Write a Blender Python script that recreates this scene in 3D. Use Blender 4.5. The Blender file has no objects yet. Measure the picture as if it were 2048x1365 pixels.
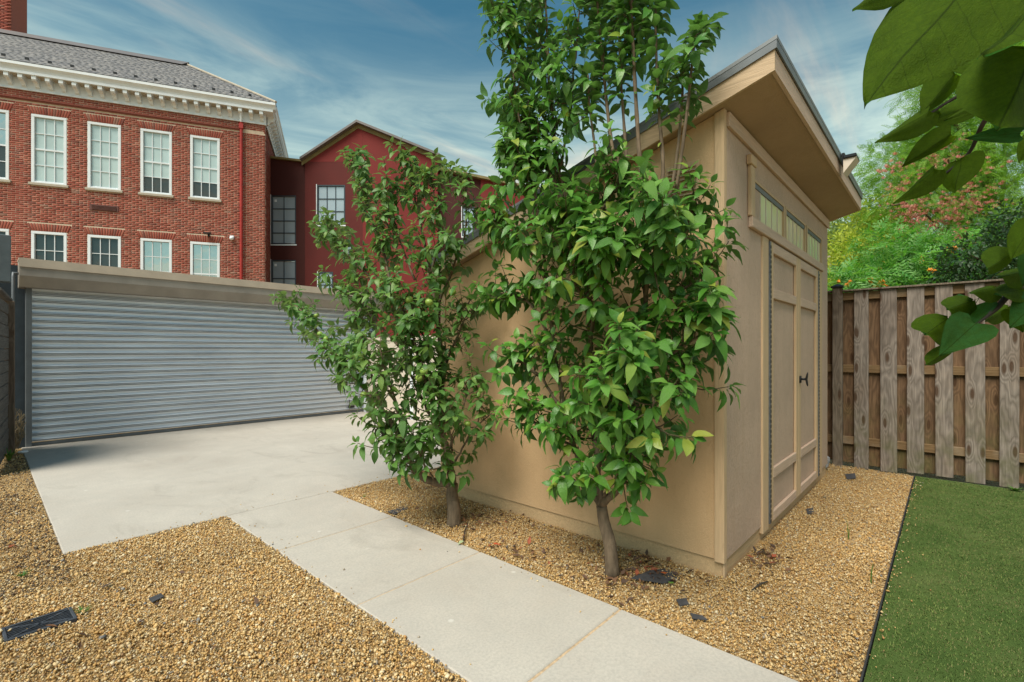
import bpy, math, random
import numpy as np
from mathutils import Vector, Matrix

R = math.radians
rng = np.random.default_rng(7)
random.seed(7)
sc = bpy.context.scene
COL = sc.collection

# ------------------------------------------------------------------ camera, sky, sun, exposure
CAM_H = 1.4
cd = bpy.data.cameras.new("camera")
cam = bpy.data.objects.new("camera", cd)
COL.objects.link(cam)
cd.sensor_width = 36.0
cd.lens = 36.0 * 960 / 2048
cd.shift_y = 17.5 / 2048
cd.clip_start = 0.05
cd.clip_end = 2000
cam.location = (0, 0, CAM_H)
cam.rotation_euler = (R(90), 0, R(-47.8))
sc.camera = cam

SUN_EL, SUN_AZ = 56, 190          # azimuth of the sun, degrees from +X towards +Y
world = bpy.data.worlds.new("World")
sc.world = world
world.use_nodes = True
wn, wl = world.node_tree.nodes, world.node_tree.links
wn.clear()
def wnode(t, **k):
    n = wn.new(t)
    for a, v in k.items():
        setattr(n, a, v)
    return n
sky = wnode('ShaderNodeTexSky', sky_type='NISHITA', sun_disc=False)
sky.sun_elevation = R(SUN_EL)
sky.sun_rotation = R(90 - SUN_AZ)
sky.air_density = 1.3
sky.dust_density = 1.6
sky.ozone_density = 1.6
tc = wnode('ShaderNodeTexCoord')
sep = wnode('ShaderNodeSeparateXYZ')
wl.new(tc.outputs['Generated'], sep.inputs[0])
def wmath(op, a, b=None, clamp=False):
    n = wnode('ShaderNodeMath', operation=op, use_clamp=clamp)
    for i, v in enumerate((a, b)):
        if v is None: continue
        if isinstance(v, (int, float)): n.inputs[i].default_value = v
        else: wl.new(v, n.inputs[i])
    return n.outputs[0]
zc = wmath('MAXIMUM', sep.outputs[2], 0.0)
den = wmath('ADD', zc, 0.16)
px_ = wmath('DIVIDE', sep.outputs[0], den)
py_ = wmath('DIVIDE', sep.outputs[1], den)
comb = wnode('ShaderNodeCombineXYZ')
wl.new(px_, comb.inputs[0]); wl.new(py_, comb.inputs[1])
mp = wnode('ShaderNodeMapping')
mp.inputs['Rotation'].default_value = (0, 0, R(50))
mp.inputs['Scale'].default_value = (0.62, 2.3, 1)
wl.new(comb.outputs[0], mp.inputs[0])
n1 = wnode('ShaderNodeTexNoise'); n1.inputs['Scale'].default_value = 1.15; n1.inputs['Detail'].default_value = 7; n1.inputs['Roughness'].default_value = .55; n1.inputs['Distortion'].default_value = .6
wl.new(mp.outputs[0], n1.inputs['Vector'])
r1 = wnode('ShaderNodeMapRange', interpolation_type='SMOOTHSTEP'); r1.inputs[1].default_value = .48; r1.inputs[2].default_value = .72
wl.new(n1.outputs[0], r1.inputs[0])
# thin cloud thickens towards the horizon all the way round
hz = wnode('ShaderNodeMapRange', interpolation_type='SMOOTHSTEP'); hz.inputs[1].default_value = .58; hz.inputs[2].default_value = .27; hz.inputs[3].default_value = .0; hz.inputs[4].default_value = 1.0
wl.new(zc, hz.inputs[0])
hzp = wmath('MULTIPLY', hz.outputs[0], .75)
c1 = wmath('MULTIPLY', r1.outputs[0], wmath('ADD', hzp, .14))
skym = wnode('ShaderNodeMix', data_type='RGBA', blend_type='MULTIPLY'); skym.inputs[0].default_value = 1
wl.new(sky.outputs[0], skym.inputs[6]); skym.inputs[7].default_value = (.32, .65, .63, 1)
mpb = wnode('ShaderNodeMapping'); mpb.inputs['Scale'].default_value = (1.6, 1.6, 7.5); mpb.inputs['Location'].default_value = (.3, 1.7, .2)
wl.new(tc.outputs['Generated'], mpb.inputs[0])
n2 = wnode('ShaderNodeTexNoise'); n2.inputs['Scale'].default_value = 1.5; n2.inputs['Detail'].default_value = 8; n2.inputs['Roughness'].default_value = .6; n2.inputs['Distortion'].default_value = .8
wl.new(mpb.outputs[0], n2.inputs['Vector'])
r2 = wnode('ShaderNodeMapRange', interpolation_type='SMOOTHSTEP'); r2.inputs[1].default_value = .36; r2.inputs[2].default_value = .68
wl.new(n2.outputs[0], r2.inputs[0])
band = wmath('MULTIPLY', hz.outputs[0], wmath('ADD', wmath('MULTIPLY', r2.outputs[0], .60), .38))
band = wmath('ADD', band, wmath('MULTIPLY', r2.outputs[0], .05), True)
m1 = wnode('ShaderNodeMix', data_type='RGBA')
wl.new(band, m1.inputs[0]); wl.new(skym.outputs[2], m1.inputs[6]); m1.inputs[7].default_value = (4.9, 6.0, 5.3, 1)
m2 = wnode('ShaderNodeMix', data_type='RGBA')
wl.new(c1, m2.inputs[0]); wl.new(m1.outputs[2], m2.inputs[6]); m2.inputs[7].default_value = (9.0, 6.4, 4.3, 1)
bg = wnode('ShaderNodeBackground'); bg.inputs[1].default_value = .12
wl.new(m2.outputs[2], bg.inputs[0])
wo = wnode('ShaderNodeOutputWorld'); wl.new(bg.outputs[0], wo.inputs[0])

ld = bpy.data.lights.new("sun", 'SUN')
ld.energy = 4.1
ld.angle = R(36)
ld.color = (1.0, .91, .78)
sun = bpy.data.objects.new("sun", ld)
COL.objects.link(sun)
sv = Vector((math.cos(R(SUN_EL)) * math.cos(R(SUN_AZ)), math.cos(R(SUN_EL)) * math.sin(R(SUN_AZ)), math.sin(R(SUN_EL))))
sun.rotation_euler = sv.to_track_quat('Z', 'Y').to_euler()
sun.location = (0, 0, 12)

sc.view_settings.view_transform = 'Standard'
sc.view_settings.look = 'None'
sc.view_settings.gamma = 1
sc.view_settings.exposure = 0.36
sc.cycles.use_denoising = True
sc.cycles.max_bounces = 8
sc.cycles.transparent_max_bounces = 12
sc.cycles.caustics_reflective = False
sc.cycles.caustics_refractive = False

# ------------------------------------------------------------------ surveying: photo bearings to metres
F, HZ, CX, CC, SS = 960., 700., 1024., .7408, .6717
def cw(lat, d, z=0.):                      # camera-relative bearing to world
    return Vector((d * CC + lat * SS, d * SS - lat * CC, z))
def at(px, py, d):
    return cw((px - CX) / F * d, d, CAM_H + (HZ - py) / F * d)
def onX(px, py, X):
    r = (px - CX) / F
    d = X / (CC + SS * r)
    return Vector((X, d * (SS - CC * r), CAM_H + (HZ - py) / F * d))
def gnd(px, py, z=0.):
    d = F * (CAM_H - z) / (py - HZ)
    return cw((px - CX) / F * d, d, z)

# ------------------------------------------------------------------ mesh helpers
class MB:
    def __init__(s):
        s.v, s.f = [], []
    def add(s, vs, fs):
        o = len(s.v)
        s.v += [tuple(x) for x in vs]
        s.f += [tuple(i + o for i in f) for f in fs]
        return s
    def box(s, x0, x1, y0, y1, z0, z1, b=0.):
        if b <= 0:
            return s.add([(x0,y0,z0),(x1,y0,z0),(x1,y1,z0),(x0,y1,z0),(x0,y0,z1),(x1,y0,z1),(x1,y1,z1),(x0,y1,z1)],
                         [(0,3,2,1),(4,5,6,7),(0,1,5,4),(1,2,6,5),(2,3,7,6),(3,0,4,7)])
        vs, P = [], ((x0,x1),(y0,y1),(z0,z1))
        idx = {}
        for i in (0,1):
            for j in (0,1):
                for k in (0,1):
                    for ax in range(3):
                        p = [P[0][i],P[1][j],P[2][k]]
                        for a, q in enumerate((i,j,k)):
                            if a != ax: p[a] += b if q == 0 else -b
                        idx[(i,j,k,ax)] = len(vs); vs.append(p)
        fs = []
        for ax in range(3):
            o = [a for a in range(3) if a != ax]
            for q in (0,1):
                cyc = [(0,0),(1,0),(1,1),(0,1)]
                f = []
                for (m,n) in cyc:
                    k = [0,0,0]; k[ax] = q; k[o[0]] = m; k[o[1]] = n
                    f.append(idx[(*k,ax)])
                if (q == 1) == (ax == 1): f.reverse()
                fs.append(f)
        for ax in range(3):                # edges along ax
            o = [a for a in range(3) if a != ax]
            for m in (0,1):
                for n in (0,1):
                    k0 = [0,0,0]; k1 = [0,0,0]; k0[ax]=0; k1[ax]=1
                    k0[o[0]]=k1[o[0]]=m; k0[o[1]]=k1[o[1]]=n
                    fs.append((idx[(*k0,o[0])],idx[(*k1,o[0])],idx[(*k1,o[1])],idx[(*k0,o[1])]))
        for i in (0,1):
            for j in (0,1):
                for k in (0,1):
                    fs.append((idx[(i,j,k,0)],idx[(i,j,k,1)],idx[(i,j,k,2)]))
        return s.add(vs, fs)
    def prism(s, poly, axis, a, b):
        """extrude a 2-D polygon (in the two other axes) along axis from a to b"""
        n = len(poly)
        def p3(q, t):
            l = list(q); l.insert(axis, t); return l
        vs = [p3(q, a) for q in poly] + [p3(q, b) for q in poly]
        fs = [tuple(range(n))[::-1], tuple(range(n, 2*n))] + [(i,(i+1)%n,n+(i+1)%n,n+i) for i in range(n)]
        return s.add(vs, fs)
    def tube(s, pts, rad, n=8, cap=True):
        pts = [Vector(p) for p in pts]
        if not hasattr(rad, '__len__'): rad = [rad]*len(pts)
        up = Vector((.31,.17,.93)); vs=[]; fs=[]
        for i, p in enumerate(pts):
            t = (pts[min(i+1,len(pts)-1)] - pts[max(i-1,0)]).normalized()
            a = t.cross(up)
            if a.length < 1e-3: a = t.cross(Vector((1,0,0)))
            a.normalize(); b = t.cross(a)
            up = a.cross(t) if i else up
            for k in range(n):
                an = 2*math.pi*k/n
                vs.append(p + (a*math.cos(an) + b*math.sin(an))*rad[i])
        for i in range(len(pts)-1):
            for k in range(n):
                fs.append((i*n+k, i*n+(k+1)%n, (i+1)*n+(k+1)%n, (i+1)*n+k))
        if cap:
            fs.append(tuple(range(n))[::-1]); fs.append(tuple(range((len(pts)-1)*n, len(pts)*n)))
        return s.add(vs, fs)
    def sphere(s, c, r, nu=12, nv=8):
        if not hasattr(r,'__len__'): r=(r,r,r)
        vs=[(c[0],c[1],c[2]-r[2])]; fs=[]
        for j in range(1,nv):
            ph=math.pi*j/nv-math.pi/2
            for i in range(nu):
                th=2*math.pi*i/nu
                vs.append((c[0]+r[0]*math.cos(ph)*math.cos(th),c[1]+r[1]*math.cos(ph)*math.sin(th),c[2]+r[2]*math.sin(ph)))
        vs.append((c[0],c[1],c[2]+r[2])); T=len(vs)-1
        for i in range(nu):
            fs.append((0,1+(i+1)%nu,1+i)); fs.append((T,T-nu+i,T-nu+(i+1)%nu))
        for j in range(nv-2):
            for i in range(nu):
                a=1+j*nu
                fs.append((a+i,a+(i+1)%nu,a+nu+(i+1)%nu,a+nu+i))
        return s.add(vs,fs)
    def mesh(s, name, m, smooth=False):
        me = bpy.data.meshes.new(name)
        me.from_pydata([tuple(v) for v in s.v], [], s.f)
        me.validate(); 
        import bmesh
        bm = bmesh.new(); bm.from_mesh(me); bmesh.ops.recalc_face_normals(bm, faces=bm.faces); bm.to_mesh(me); bm.free()
        me.materials.append(m)
        if smooth: me.polygons.foreach_set('use_smooth', [True]*len(me.polygons))
        return me
    def build(s, name, m, parent=None, smooth=False, loc=None):
        return link(name, s.mesh(name, m, smooth), parent, loc)

def link(name, me, parent=None, loc=None):
    o = bpy.data.objects.new(name, me)
    COL.objects.link(o)
    if parent: o.parent = parent
    if loc is not None: o.location = loc
    return o
def empty(name, loc=(0,0,0), rz=0):
    o = bpy.data.objects.new(name, None)
    o.empty_display_size = .1
    COL.objects.link(o); o.location = loc; o.rotation_euler = (0,0,rz)
    return o
def tag(o, label=None, cat=None, group=None, kind=None):
    if label: o['label'] = label
    if cat: o['category'] = cat
    if group: o['group'] = group
    if kind: o['kind'] = kind
    return o
def np_mesh(name, V, Q, m, smooth=False, col=None, tint=None):
    """V (n,3), Q (m,k) uniform polygons"""
    me = bpy.data.meshes.new(name)
    k = Q.shape[1]
    me.vertices.add(len(V)); me.vertices.foreach_set('co', np.ascontiguousarray(V, dtype=np.float32).ravel())
    me.loops.add(Q.size); me.loops.foreach_set('vertex_index', np.ascontiguousarray(Q, dtype=np.int32).ravel())
    me.polygons.add(len(Q)); me.polygons.foreach_set('loop_start', np.arange(0, Q.size, k, dtype=np.int32))
    if smooth: me.polygons.foreach_set('use_smooth', np.ones(len(Q), dtype=bool))
    if col is not None:
        a = me.attributes.new('col', 'FLOAT_COLOR', 'POINT')
        c4 = np.ones((len(V),4), dtype=np.float32); c4[:,:3] = col
        a.data.foreach_set('color', c4.ravel())
    if tint is not None:
        a = me.attributes.new('tint', 'FLOAT', 'POINT'); a.data.foreach_set('value', np.ascontiguousarray(tint, dtype=np.float32))
    me.materials.append(m)
    me.update(calc_edges=True)
    return me
def scatter(tv, tq, M, P):
    """copies of template (tv,tq) with 3x3 matrices M (n,3,3) at P (n,3)"""
    n = len(P)
    V = np.einsum('nij,vj->nvi', M, tv) + P[:,None,:]
    Q = tq[None] + (np.arange(n) * len(tv))[:,None,None]
    return V.reshape(-1,3), Q.reshape(-1, tq.shape[1])
def rand_rot(n):
    q = rng.normal(size=(n,4)); q /= np.linalg.norm(q,axis=1,keepdims=True)
    w,x,y,z = q.T
    return np.stack([1-2*(y*y+z*z),2*(x*y-z*w),2*(x*z+y*w),2*(x*y+z*w),1-2*(x*x+z*z),2*(y*z-x*w),2*(x*z-y*w),2*(y*z+x*w),1-2*(x*x+y*y)],1).reshape(n,3,3)
def frames(dirs, ups):
    """columns: x = dir, z close to up"""
    x = dirs/np.linalg.norm(dirs,axis=1,keepdims=True)
    y = np.cross(ups,x); y /= np.linalg.norm(y,axis=1,keepdims=True)+1e-9
    z = np.cross(x,y)
    return np.stack([x,y,z],2)

# ------------------------------------------------------------------ materials
class NT:
    def __init__(s, name):
        s.m = bpy.data.materials.new(name); s.m.use_nodes = True
        s.n, s.l = s.m.node_tree.nodes, s.m.node_tree.links
        s.b = s.n['Principled BSDF']; s.out = s.n['Material Output']
        s.tc = None
    def node(s, t, **k):
        n = s.n.new(t)
        for a, v in k.items(): setattr(n, a, v)
        return n
    def set(s, sock, v):
        if isinstance(v, bpy.types.NodeSocket): s.l.new(v, sock)
        elif isinstance(v, tuple) and len(v) == 3 and sock.type == 'RGBA': sock.default_value = (*v, 1)
        else: sock.default_value = v
    def coord(s, kind='Object', scale=(1,1,1), rot=(0,0,0), rnd=False):
        if s.tc is None: s.tc = s.node('ShaderNodeTexCoord')
        src = s.tc.outputs[kind]
        mp = s.node('ShaderNodeMapping'); mp.inputs['Scale'].default_value = scale; mp.inputs['Rotation'].default_value = rot
        s.l.new(src, mp.inputs[0])
        if rnd:
            oi = s.node('ShaderNodeObjectInfo')
            m = s.node('ShaderNodeMath', operation='MULTIPLY'); s.l.new(oi.outputs['Random'], m.inputs[0]); m.inputs[1].default_value = 37.
            s.l.new(m.outputs[0], mp.inputs['Location'])
        return mp.outputs[0]
    def noise(s, vec, scale, detail=5, rough=.55, dist=0.):
        n = s.node('ShaderNodeTexNoise'); n.inputs['Scale'].default_value = scale; n.inputs['Detail'].default_value = detail
        n.inputs['Roughness'].default_value = rough; n.inputs['Distortion'].default_value = dist
        s.l.new(vec, n.inputs['Vector']); return n.outputs[0]
    def voro(s, vec, scale, feature='F1', out='Distance'):
        n = s.node('ShaderNodeTexVoronoi', feature=feature); n.inputs['Scale'].default_value = scale
        s.l.new(vec, n.inputs['Vector']); return n.outputs[out]
    def wave(s, vec, scale, dist, detail=3, dscale=1., direction='X'):
        n = s.node('ShaderNodeTexWave', bands_direction=direction); n.inputs['Scale'].default_value = scale
        n.inputs['Distortion'].default_value = dist; n.inputs['Detail'].default_value = detail; n.inputs['Detail Scale'].default_value = dscale
        s.l.new(vec, n.inputs['Vector']); return n.outputs['Fac'] if 'Fac' in n.outputs else n.outputs[1]
    def ramp(s, fac, stops, interp='LINEAR'):
        n = s.node('ShaderNodeValToRGB'); cr = n.color_ramp; cr.interpolation = interp
        while len(cr.elements) < len(stops): cr.elements.new(.5)
        for e, (p, c) in zip(cr.elements, stops):
            e.position = p; e.color = (*c, 1) if len(c) == 3 else c
        s.l.new(fac, n.inputs[0]); return n.outputs[0]
    def mix(s, fac, a, b, mode='MIX'):
        n = s.node('ShaderNodeMix', data_type='RGBA', blend_type=mode)
        s.set(n.inputs[0], fac); s.set(n.inputs[6], a); s.set(n.inputs[7], b); return n.outputs[2]
    def math(s, op, a, b=0., clamp=False):
        n = s.node('ShaderNodeMath', operation=op, use_clamp=clamp); s.set(n.inputs[0], a); s.set(n.inputs[1], b); return n.outputs[0]
    def range(s, v, a, b, c=0., d=1.):
        n = s.node('ShaderNodeMapRange'); s.set(n.inputs[0], v)
        for i, q in enumerate((a,b,c,d)): n.inputs[i+1].default_value = q
        return n.outputs[0]
    def bump(s, h, strength=.5, dist=.01, prev=None):
        n = s.node('ShaderNodeBump'); n.inputs['Strength'].default_value = strength; n.inputs['Distance'].default_value = dist
        s.l.new(h, n.inputs['Height'])
        if prev is not None: s.l.new(prev, n.inputs['Normal'])
        s.l.new(n.outputs[0], s.b.inputs['Normal']); return n.outputs[0]
    def base(s, c, rough=.7, metal=0., spec=.5):
        s.set(s.b.inputs['Base Color'], c); s.set(s.b.inputs['Roughness'], rough); s.b.inputs['Metallic'].default_value = metal
        s.b.inputs['Specular IOR Level'].default_value = spec
        return s.m
    def attr(s, name, out='Color'):
        n = s.node('ShaderNodeAttribute'); n.attribute_name = name; return n.outputs[out]

def plain(name, c, rough=.6, metal=0., var=.12, scale=6., bump=0., bscale=60., spec=.4):
    t = NT(name); v = t.coord()
    f = t.noise(v, scale, 6, .6)
    dark = tuple(x*(1-var) for x in c); lite = tuple(min(1,x*(1+var)) for x in c)
    col = t.ramp(f, [(.3,dark),(.7,lite)])
    if bump: t.bump(t.noise(v, bscale, 4), bump, .004)
    return t.base(col, rough, metal, spec)

def siding_mat(name, c, sx, sz, vert, relief=1.):
    t = NT(name); v = t.coord()
    big = t.noise(v, 1.6, 4); fine = t.noise(t.coord(scale=(90,90,14) if vert else (60,14,60)), 1.0, 5, .6, .5)
    emb = t.noise(t.coord(scale=(sx,sx,sz)), 1.0, 5, .62, 1.2)
    dark = tuple(x*.86 for x in c); lite = tuple(x*1.08 for x in c)
    col = t.ramp(big, [(.3,dark),(.7,lite)])
    streak = t.noise(t.coord(scale=(9,9,.7)), 1.0, 4, .6)
    col = t.mix(t.range(streak,.52,.8,0,.28), col, (c[0]*.72,c[1]*.66,c[2]*.55))
    col = t.mix(t.range(emb,.34,.48,.38*relief,0), col, (c[0]*.6,c[1]*.58,c[2]*.55))
    b = t.bump(emb, relief, .012)
    t.bump(fine, .3, .004, b)
    return t.base(col, .72, 0, .3)
TAN = (.58,.41,.25)
TAN2 = (.58,.42,.315)
M = {}
M['siding_long'] = siding_mat('siding_long', (.62,.415,.235), 60, 40, True, .35)
M['siding_front'] = siding_mat('siding_front', TAN2, 85, 24, True)
def grain_mat(name, c):
    t = NT(name); v = t.coord(scale=(14,14,14), rnd=True)
    w = t.noise(t.coord(scale=(3,60,60), rnd=True), 1., 4, .5, 1.5)
    col = t.mix(t.range(w,.3,.7), tuple(x*.82 for x in c), tuple(x*1.06 for x in c))
    t.bump(w, .7, .004); return t.base(col, .7, 0, .3)
M['trim_x'] = grain_mat('trim_x', TAN2)          # grain along local x
def grain_z(name, c):
    t = NT(name)
    w = t.noise(t.coord(scale=(70,70,4), rnd=True), 1., 4, .5, 1.)
    col = t.mix(t.range(w,.3,.7), tuple(x*.86 for x in c), tuple(x*1.05 for x in c))
    t.bump(w, .5, .003); return t.base(col, .7, 0, .3)
M['trim_z'] = grain_z('trim_z', TAN)
M['base_wood'] = grain_mat('base_wood', (.56,.39,.22))
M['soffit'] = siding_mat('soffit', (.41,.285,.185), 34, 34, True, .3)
M['metal_edge'] = plain('metal_edge', (.16,.17,.18), .45, .5, .2, 4)
M['metal_roof'] = plain('metal_roof', (.2,.21,.22), .5, .4, .2, 3)
M['hinge'] = plain('hinge', (.16,.17,.19), .4, .5, .3, 40)
M['black'] = plain('black', (.018,.018,.02), .35, .2, .3, 20)
t = NT('concrete'); v = t.coord()
big = t.noise(v, .9, 6, .6, .3); mid = t.noise(v, 7, 5, .6); fin = t.noise(v, 75, 4, .7); spk = t.voro(v, 70)
col = t.ramp(big, [(.25,(.38,.34,.295)),(.5,(.465,.425,.375)),(.75,(.525,.485,.43))])
col = t.mix(t.range(mid,.35,.7,0,.45), col, (.40,.38,.345))
col = t.mix(t.range(fin,.32,.6,.45,0), col, (.28,.265,.24))
col = t.mix(t.range(spk,.05,.16,.35,0), col, (.58,.56,.52))
stn = t.noise(t.coord(scale=(1.7,.8,1)), 1.3, 6, .7, 1.2)
col = t.mix(t.range(stn,.54,.66,0,.38), col, (.30,.275,.24))
spo = t.voro(v, 3.1); col = t.mix(t.range(spo,.03,.06,.5,0), col, (.62,.60,.56))
b = t.bump(fin, .5, .002); t.bump(mid, .15, .006, b)
M['concrete'] = t.base(col, .85, 0, .25)
t = NT('soil'); v = t.coord()
f = t.noise(v, 6, 6, .6); g = t.voro(v, 85, 'F1', 'Color'); gd = t.voro(v, 85)
sv_ = t.node('ShaderNodeSeparateColor'); t.l.new(g, sv_.inputs[0])
col = t.ramp(sv_.outputs[0], [(0,(.10,.06,.03)),(.25,(.26,.16,.06)),(.5,(.40,.27,.12)),(.75,(.47,.36,.2)),(1,(.2,.18,.15))])
col = t.mix(t.range(f,.5,.75,0,.6), col, (.10,.07,.045))
t.bump(gd, .8, .01)
M['soil'] = t.base(col, .95, 0, .2)
t = NT('gravel_bed'); v = t.coord(); g = t.voro(v, 110, 'F1', 'Color'); gd = t.voro(v, 110)
sv_ = t.node('ShaderNodeSeparateColor'); t.l.new(g, sv_.inputs[0])
col = t.ramp(sv_.outputs[0], [(0,(.12,.07,.03)),(.3,(.30,.18,.065)),(.6,(.40,.26,.11)),(.85,(.45,.33,.18)),(1,(.2,.17,.13))])
t.bump(gd, .8, .006); M['bed'] = t.base(col, .9, 0, .2)
M['sand'] = plain('joint_sand', (.46,.34,.22), .95, 0, .3, 40, .5, 90)
M['pebble'] = (lambda t: (t.bump(t.noise(t.coord(scale=(1,1,1)), 260, 3), .25, .002), t.base(t.attr('col'), .62, 0, .35))[1])(NT('pebble'))
t = NT('turf'); v = t.coord()
col = t.ramp(t.noise(v, 2.2, 6, .65), [(.3,(.045,.085,.018)),(.5,(.07,.115,.027)),(.72,(.11,.14,.045))])
t.bump(t.noise(v, 240, 3), .8, .01)
M['turf'] = t.base(col, .9, 0, .15)
t = NT('grass_blade'); t.base(t.attr('col'), .75, 0, .2)
M['blade'] = t.m

def leaf_mat(name, cols, under, rough=.45, trans=.28, objrandom=True, vein=0., spec=.45):
    t = NT(name)
    f = t.attr('tint', 'Fac')
    if objrandom:
        oi = t.node('ShaderNodeObjectInfo'); f = t.math('FRACT', t.math('ADD', f, oi.outputs['Random']))
    n = len(cols)
    top = t.ramp(f, [(i/(n-1), c) for i, c in enumerate(cols)])
    geo = t.node('ShaderNodeNewGeometry')
    col = t.mix(geo.outputs['Backfacing'], top, under)
    if vein:
        sp = t.node('ShaderNodeSeparateXYZ'); t.l.new(t.coord(), sp.inputs[0])
        ay = t.math('ABSOLUTE', sp.outputs[1])
        mid = t.range(ay, .004, .014, 1, 0)
        fr = t.node('ShaderNodeMath', operation='PINGPONG'); t.l.new(t.math('SUBTRACT', sp.outputs[0], t.math('MULTIPLY', ay, .75)), fr.inputs[0]); fr.inputs[1].default_value = .085
        side = t.range(fr.outputs[0], .0, .006, .6, 0)
        vm = t.math('MAXIMUM', mid, side, True)
        vv = t.noise(t.coord(scale=(5,5,5)), 1., 5, .6, .5)
        col = t.mix(t.range(vv,.4,.7,0,.5), col, tuple(x*.6 for x in under))
        col = t.mix(t.math('MULTIPLY', vm, vein), col, tuple(x*.35 for x in under))
    mo = t.noise(t.coord(), 26, 4, .65)
    col = t.mix(t.range(mo,.38,.66,.45,0), col, t.mix(1., col, (.50,.62,.55), 'MULTIPLY'))
    t.bump(t.noise(t.coord(), 90, 3), .5, .005)
    t.base(col, rough, 0, spec)
    tr = t.node('ShaderNodeBsdfTranslucent')
    t.l.new(t.mix(1., col, (1.25,1.3,.55), 'MULTIPLY'), tr.inputs[0])
    mx = t.node('ShaderNodeMixShader'); mx.inputs[0].default_value = trans
    t.l.new(t.b.outputs[0], mx.inputs[1]); t.l.new(tr.outputs[0], mx.inputs[2]); t.l.new(mx.outputs[0], t.out.inputs[0])
    return t.m
APPLE = [(0.055,0.171,0.020),(0.078,0.228,0.026),(0.130,0.308,0.040),(0.091,0.251,0.031),(0.195,0.376,0.066),(0.065,0.194,0.022),(0.078,0.217,0.026),(0.117,0.274,0.033),(0.338,0.365,0.055)]
M['apple_leaf'] = leaf_mat('apple_leaf', APPLE, (.13,.27,.10), .38)
M['apple_leaf_dull'] = leaf_mat('apple_leaf_dull', [(.06,.15,.025),(.08,.20,.035),(.13,.26,.055),(.09,.21,.04),(.19,.31,.06),(.06,.16,.028),(.12,.25,.04)], (.19,.29,.13), .45)
M['redbud_leaf'] = leaf_mat('redbud_leaf', [(.035,.115,.03),(.05,.15,.035),(.03,.13,.05)], (.075,.135,.006), .6, .5, True, .8, .12)
M['silk_leaf'] = leaf_mat('silk_leaf', [(0.098,0.256,0.024),(0.159,0.366,0.037),(0.293,0.488,0.049),(0.195,0.415,0.037)], (0.244,0.439,0.073), .6, .45, False)
M['lime_leaf'] = leaf_mat('lime_leaf', [(0.268,0.390,0.037),(0.439,0.525,0.049),(0.586,0.586,0.073),(0.342,0.464,0.049)], (0.439,0.512,0.098), .6, .45, False)
M['vine_leaf'] = leaf_mat('vine_leaf', [(0.073,0.268,0.049),(0.122,0.366,0.061),(0.207,0.488,0.098),(0.146,0.403,0.061)], (0.244,0.464,0.146), .55, .42, False)
M['dark_leaf'] = leaf_mat('dark_leaf', [(.015,.05,.012),(.025,.075,.018),(.04,.10,.02)], (.06,.11,.04), .45, .2, False)
M['far_leaf'] = leaf_mat('far_leaf', [(0.146,0.244,0.073),(0.220,0.329,0.098),(0.293,0.403,0.110)], (0.293,0.366,0.146), .6, .42, False)
M['weed_leaf'] = leaf_mat('weed_leaf', [(.08,.2,.03),(.13,.28,.04)], (.15,.28,.06), .6, .3, False)
def bark_mat(name, c, sc_=1.):
    t = NT(name)
    w = t.noise(t.coord(scale=(30*sc_,30*sc_,9*sc_)), 1., 5, .6, .6)
    lent = t.noise(t.coord(scale=(12,12,70)), 1., 3)
    col = t.ramp(w, [(.3,tuple(x*.55 for x in c)),(.55,c),(.8,tuple(x*1.5 for x in c))])
    col = t.mix(t.range(lent,.6,.7,0,.4), col, tuple(x*.45 for x in c))
    t.bump(w, .7, .006); return t.base(col, .85, 0, .2)
M['bark'] = bark_mat('bark', (.17,.125,.085))
M['bark_dark'] = bark_mat('bark_dark', (.05,.042,.035))
M['twig'] = bark_mat('twig', (.13,.105,.06))
M['apple'] = (lambda t: t.base(t.ramp(t.noise(t.coord(), 6, 4), [(.3,(.16,.28,.04)),(.7,(.30,.42,.09))]), .35, 0, .4))(NT('apple'))
M['pink'] = (lambda t: t.base(t.ramp(t.attr('tint','Fac'), [(0,(.62,.22,.16)),(.5,(.70,.27,.24)),(1,(.75,.40,.30))]), .8))(NT('pink_flower'))
M['orange'] = (lambda t: t.base(t.ramp(t.attr('tint','Fac'), [(0,(.75,.25,.02)),(1,(.85,.42,.06))]), .6))(NT('orange_flower'))

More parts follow.
